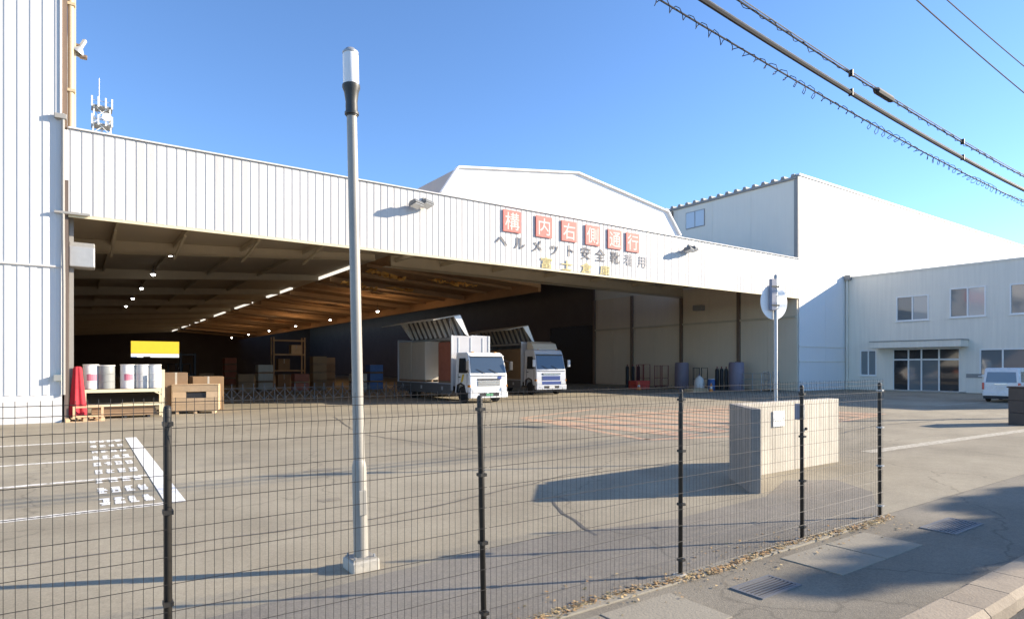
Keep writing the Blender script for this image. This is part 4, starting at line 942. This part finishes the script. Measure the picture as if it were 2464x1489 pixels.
def cyl(lab,u,v,h=2.2):
    t = thing('gas_cylinder', lab, 'cylinder', (u,v,0), 0, 'black gas cylinders by the beige wall')
    MB().lathe([(.15,0),(.16,.03),(.16,h-.35),(.13,h-.22),(.05,h-.16)], 14).obj('body', M_['tdark'], t, smooth=True); MB().lathe([(.05,h-.16),(.05,h-.02),(.03,h)], 10).obj('valve', M_['redf'], t, smooth=True)
for i in range(3): cyl(['leftmost','middle','rightmost'][i]+' of the three black gas cylinders left of the dark red cages', 43.4+.45*i, 42.5-.3*i)
for i in range(3): cyl(['leftmost','middle','rightmost'][i]+' of the three black gas cylinders beside the nearer wrapped roll', 44.9+.1*i, 33.4-.38*i, 2.0)
d = thing('blue_drum','blue plastic drum with a white lid between the wrapped rolls','drum',(43.6,33.0,0))
MB().lathe([(.27,0),(.30,.04),(.30,.85),(.26,.92)], 18).obj('body', M_['blue'], d, smooth=True); MB().lathe([(.26,.92),(.28,.925),(.28,.97),(.2,.98)], 18).obj('lid', M_['drumw'], d, smooth=True)
d = thing('white_sack','slumped white bulk sack beside the blue drum','sack',(43.3,34.0,0))
MB().lathe([(.40,0),(.46,.2),(.44,.6),(.36,.95),(.20,1.1),(.08,1.22)], 14).obj('bag', M_['drumw'], d, smooth='all'); MB().bar((-.1,0,1.2),(.12,.05,1.35),.04).obj('strap', M_['blue'], d)
d = thing('red_crate','red plastic crate on the floor in front of the gas cylinders','crate',(40.9,38.6,0))
for k in range(2):
    z = .38*k
    MB().box(-.8,.8,-.5,.5,z,z+.05).box(-.8,.8,-.5,-.45,z+.05,z+.36).box(-.8,.8,.45,.5,z+.05,z+.36).box(-.8,-.75,-.45,.45,z+.05,z+.36).box(.75,.8,-.45,.45,z+.05,z+.36).obj('tray', M_['redc'], d, .01)
def cone(lab,u,v):
    t = thing('traffic_cone', lab, 'traffic cone', (u,v,0), .3, 'traffic cones by the beige wall')
    MB().lathe([(.17,.03),(.03,.68),(.02,.70)], 16).obj('cone', M_['cone'], t, smooth=True); MB().box(-.19,.19,-.19,.19,0,.03).obj('base', M_['cone'], t)
    MB().lathe([(.124,.25),(.088,.42)], 16).obj('reflective_band', M_['drumw'], t, smooth=True)
cone('orange traffic cone by the pale timber pile in the hall', 41.2, 31.2)
cone('orange traffic cone beside the red crate in the hall', 39.6, 37.4)
d = thing('timber_pile','low pile of pale planks on the floor by the traffic cone','timber',(40.4,32.0,0), .2)
for k in range(3):
    for j in range(3): MB().box(-1.3+.05*k,1.3-.08*j,-.4+.27*j,-.16+.27*j,.09*k,.08+.09*k).obj('plank', M_['wood'], d)
rg = thing('steel_railing','grey steel pipe railing along the beige wall near the fascia corner','railing',(45.5,30.4,0), radians(90))
for x in (-1.6,-.8,0,.8,1.6): MB().tube([(x,0,0),(x,0,1.45)], .03, 8).obj('post', M_['galv'], rg, smooth=True)
for z in (.5,.95,1.43): MB().tube([(-1.6,0,z),(1.6,0,z)], .025, 8).obj('rail', M_['galv'], rg, smooth=True)

# ------------------------------------------------------------------ overhead cables
def cable_pts(u0,v0,z0_,u1,v1,z1_,sag,n=60):
    return [(u0+(u1-u0)*i/n, v0+(v1-v0)*i/n, z0_+(z1_-z0_)*i/n - sag*4*(i/n)*(1-i/n)) for i in range(n+1)]
def cable(lab, pts, r, coil=None, sleeve=None):
    t = thing('overhead_cable', lab, 'cable', pts[0], 0, 'overhead cables along the road'); o0 = Vector(pts[0]); q = [Vector(p)-o0 for p in pts]
    MB().tube(q, r, 6).obj('sheath', M_['cable'], t)
    if coil:
        cr, pitch = coil; h = []
        for a,b in zip(q, q[1:]):
            n = max(2,int((b-a).length/ (pitch/6)))
            for i in range(n):
                p = a+(b-a)*i/n; ph = 2*pi*(p.x/pitch)
                h.append((p.x, p.y+cr*cos(ph)*(1+.35*sin(p.x*1.9)+.2*sin(p.x*7.3)), p.z-cr*.6+cr*sin(ph)*(1+.4*sin(p.x*2.7)+.3*sin(p.x*6.1))+.012*sin(p.x*3.3)))
        MB().tube(h, .0055, 4).obj('spiral_hanger', M_['cable'], t)
    if sleeve:
        i = sleeve; MB().tube([q[i],q[i]+(q[i+1]-q[i])*.15,q[i]+(q[i+1]-q[i])*.85,q[i+1]], [.012,.055,.055,.012], 8).obj('splice_sleeve', M_['cable'], t)
    return t
PU0, PU1, PV = -6.0, 37.4, 4.9
for lab, za, zb_, sag, r, coil, slv in (
    ('thin overhead cable wrapped in loose spiral hangers, lowest of the five', 7.50, 6.72, 1.3, .011, (.05,.24), None),
    ('thickest overhead cable, second from the bottom', 7.92, 7.05, 1.4, .030, None, None),
    ('overhead cable with a dark splice sleeve, above the thickest cable', 8.19, 7.40, 1.4, .013, (.024,.40), 23),
    ('smooth overhead power line crossing the top right corner, nearer the middle', 10.48, 8.65, 1.2, .013, None, None),
    ('smooth overhead power line closest to the top right corner', 10.56, 9.69, 1.2, .012, None, None)):
    c_ = cable(lab, cable_pts(PU0,PV,za,PU1,PV,zb_,sag), r, coil, slv)
    if 'thickest' in lab:
        q = cable_pts(0,0,0,PU1-PU0,0,zb_-za,sag)
        MB().tube([(x,y+.01,z+.055) for x,y,z in q], .009, 5).obj('messenger_wire', M_['galv'], c_)
        for i in range(4,58,6):
            x,y,z = q[i]; MB().box(x-.012,x+.012,-.033,.033,z-.034,z+.068).obj('cable_clip', M_['cable'], c_)
for u, lab in ((PU1,'concrete utility pole carrying the overhead cables beyond the right edge'),(PU0,'concrete utility pole carrying the overhead cables behind the left end of the fence')):
    p = thing('utility_pole', lab, 'utility pole', (u,PV+.22,0))
    MB().lathe([(.17,-.1),(.10,11.2)], 16).obj('pole', M_['pole'], p, smooth=True)
    MB().box(-.05,.05,-.7,.45,10.3,10.4).box(-.05,.05,-.5,.3,7.6,7.68).obj('crossarm', M_['galv'], p)
    for y in (-.25,.25): MB().lathe([(.05,10.4),(.06,10.5),(.03,10.6)], 10, (0,y)).obj('insulator', M_['drumw'], p, smooth=True)

# ------------------------------------------------------------------ telecom tower far behind the hall
tt = thing('telecom_tower', 'distant white and grey lattice telecom tower rising above the fascia', 'tower', (5.0,170,0))
leg = MB(); br = MB(); H0 = 60.5
def hw(z): return 3.4 - 1.9*z/H0
for sx in (-1,1):
    for sy in (-1,1): leg.bar((sx*hw(0),sy*hw(0),0),(sx*hw(H0),sy*hw(H0),H0),.28)
leg.obj('legs', M_['drumw'], tt)
z = 0
while z < H0-2:
    z2 = z+3.2; a, b = hw(z), hw(min(z2,H0))
    for s_ in (-1,1):
        br.bar((-a,s_*a,z),(b,s_*b,z2),.14).bar((a,s_*a,z),(-b,s_*b,z2),.14).bar((s_*a,-a,z),(s_*b,b,z2),.14).bar((-a,s_*a,z),(a,s_*a,z),.14)
    z = z2
br.obj('bracing', M_['drumw'], tt)
for z in (56.5,60.5):
    MB().box(-2.0,2.0,-2.0,2.0,z,z+.25).obj('platform', M_['galv'], tt)
    for x in (-1.9,-.7,.7,1.9): MB().box(x-.16,x+.16,-2.25,-1.95,z-.3,z+2.0).obj('antenna_panel', M_['drumw'], tt)
    for s_ in (-1,1): MB().box(-2,2,s_*2-.04,s_*2+.04,z+1.1,z+1.2).obj('railing', M_['galv'], tt)
MB().tube([(-.5,0,60.5),(-.5,0,67.5)], .08, 6).obj('mast', M_['galv'], tt)
MB().lathe([(.1,0),(.9,.25),(.95,.3)], 12).obj('dish', M_['drumw'], tt, loc=(.9,-2.1,58.2), rot=(radians(90),0,0))

# ------------------------------------------------------------------ street trees on the far side of the road (their shade falls on the pavement)
def tree(lab, u, v, clumps, hh):
    t = thing('street_tree', lab, 'tree', (u,v,0), 0, 'street trees across the road')
    tr = MB().tube([(0,0,-.1),(.05,.02,hh*.3),(-.05,0,hh*.6),(0,.05,hh*.85)], [.17,.13,.10,.05], 10)
    for (x,y,z,r) in clumps: tr.tube([(0,0,hh*.45),(x*.5,y*.5,(hh*.5+z)/2),(x,y,z)], [.07,.05,.02], 6)
    tr.obj('trunk', M_['bark'], t, smooth=True)
    lf = MB(); rr_ = random.Random(int(u*10))
    for (x,y,z,r) in clumps:
        for i in range(int(2600*r*r)):
            d = Vector((rr_.gauss(0,1),rr_.gauss(0,1),rr_.gauss(0,1))).normalized()*r*(rr_.random()**.45)
            p = Vector((x,y,z))+Vector((d.x*1.25,d.y,d.z*.8)); a = Vector((rr_.gauss(0,1),rr_.gauss(0,1),rr_.gauss(0,1))).normalized()*.085; b = a.orthogonal().normalized()*.05
            lf.add([p-a,p-b,p+a,p+b],[(0,1,2,3)])
    lf.obj('crown', M_['foliage'], t)
# centre of the shade on the ground g -> crown at g + sun direction * (z / tan elevation)
def above(gu, gv, z): return (gu + .905*z/.377, gv - .426*z/.377, z)
def tree_for(lab, blobs, base):
    tree(lab, base[0], base[1], [(*(Vector(above(gu,gv,z)) - Vector((base[0],base[1],0))), r) for gu,gv,z,r in blobs], 7.4)
tree_for('leafy street tree across the road, nearer one', [(5.7,3.05,7.1,.26),(6.4,2.95,7.0,.36),(7.5,2.92,7.2,.46),(8.7,2.80,6.9,.50),(9.9,2.72,6.6,.52),(8.2,2.5,6.4,.32),(9.4,2.5,6.3,.4),(10.4,2.45,6.3,.5),(10.9,3.1,6.8,.36),(6.9,2.7,6.6,.3)], (24.5,-5.2))
tree_for('leafy street tree across the road, farther one', [(10.6,3.62,7.2,.26),(11.6,3.5,7.2,.36),(12.9,3.25,7.4,.5),(11.3,2.7,6.8,.55),(12.5,2.6,6.7,.6),(13.8,2.7,6.7,.6)], (29.6,-5.6))
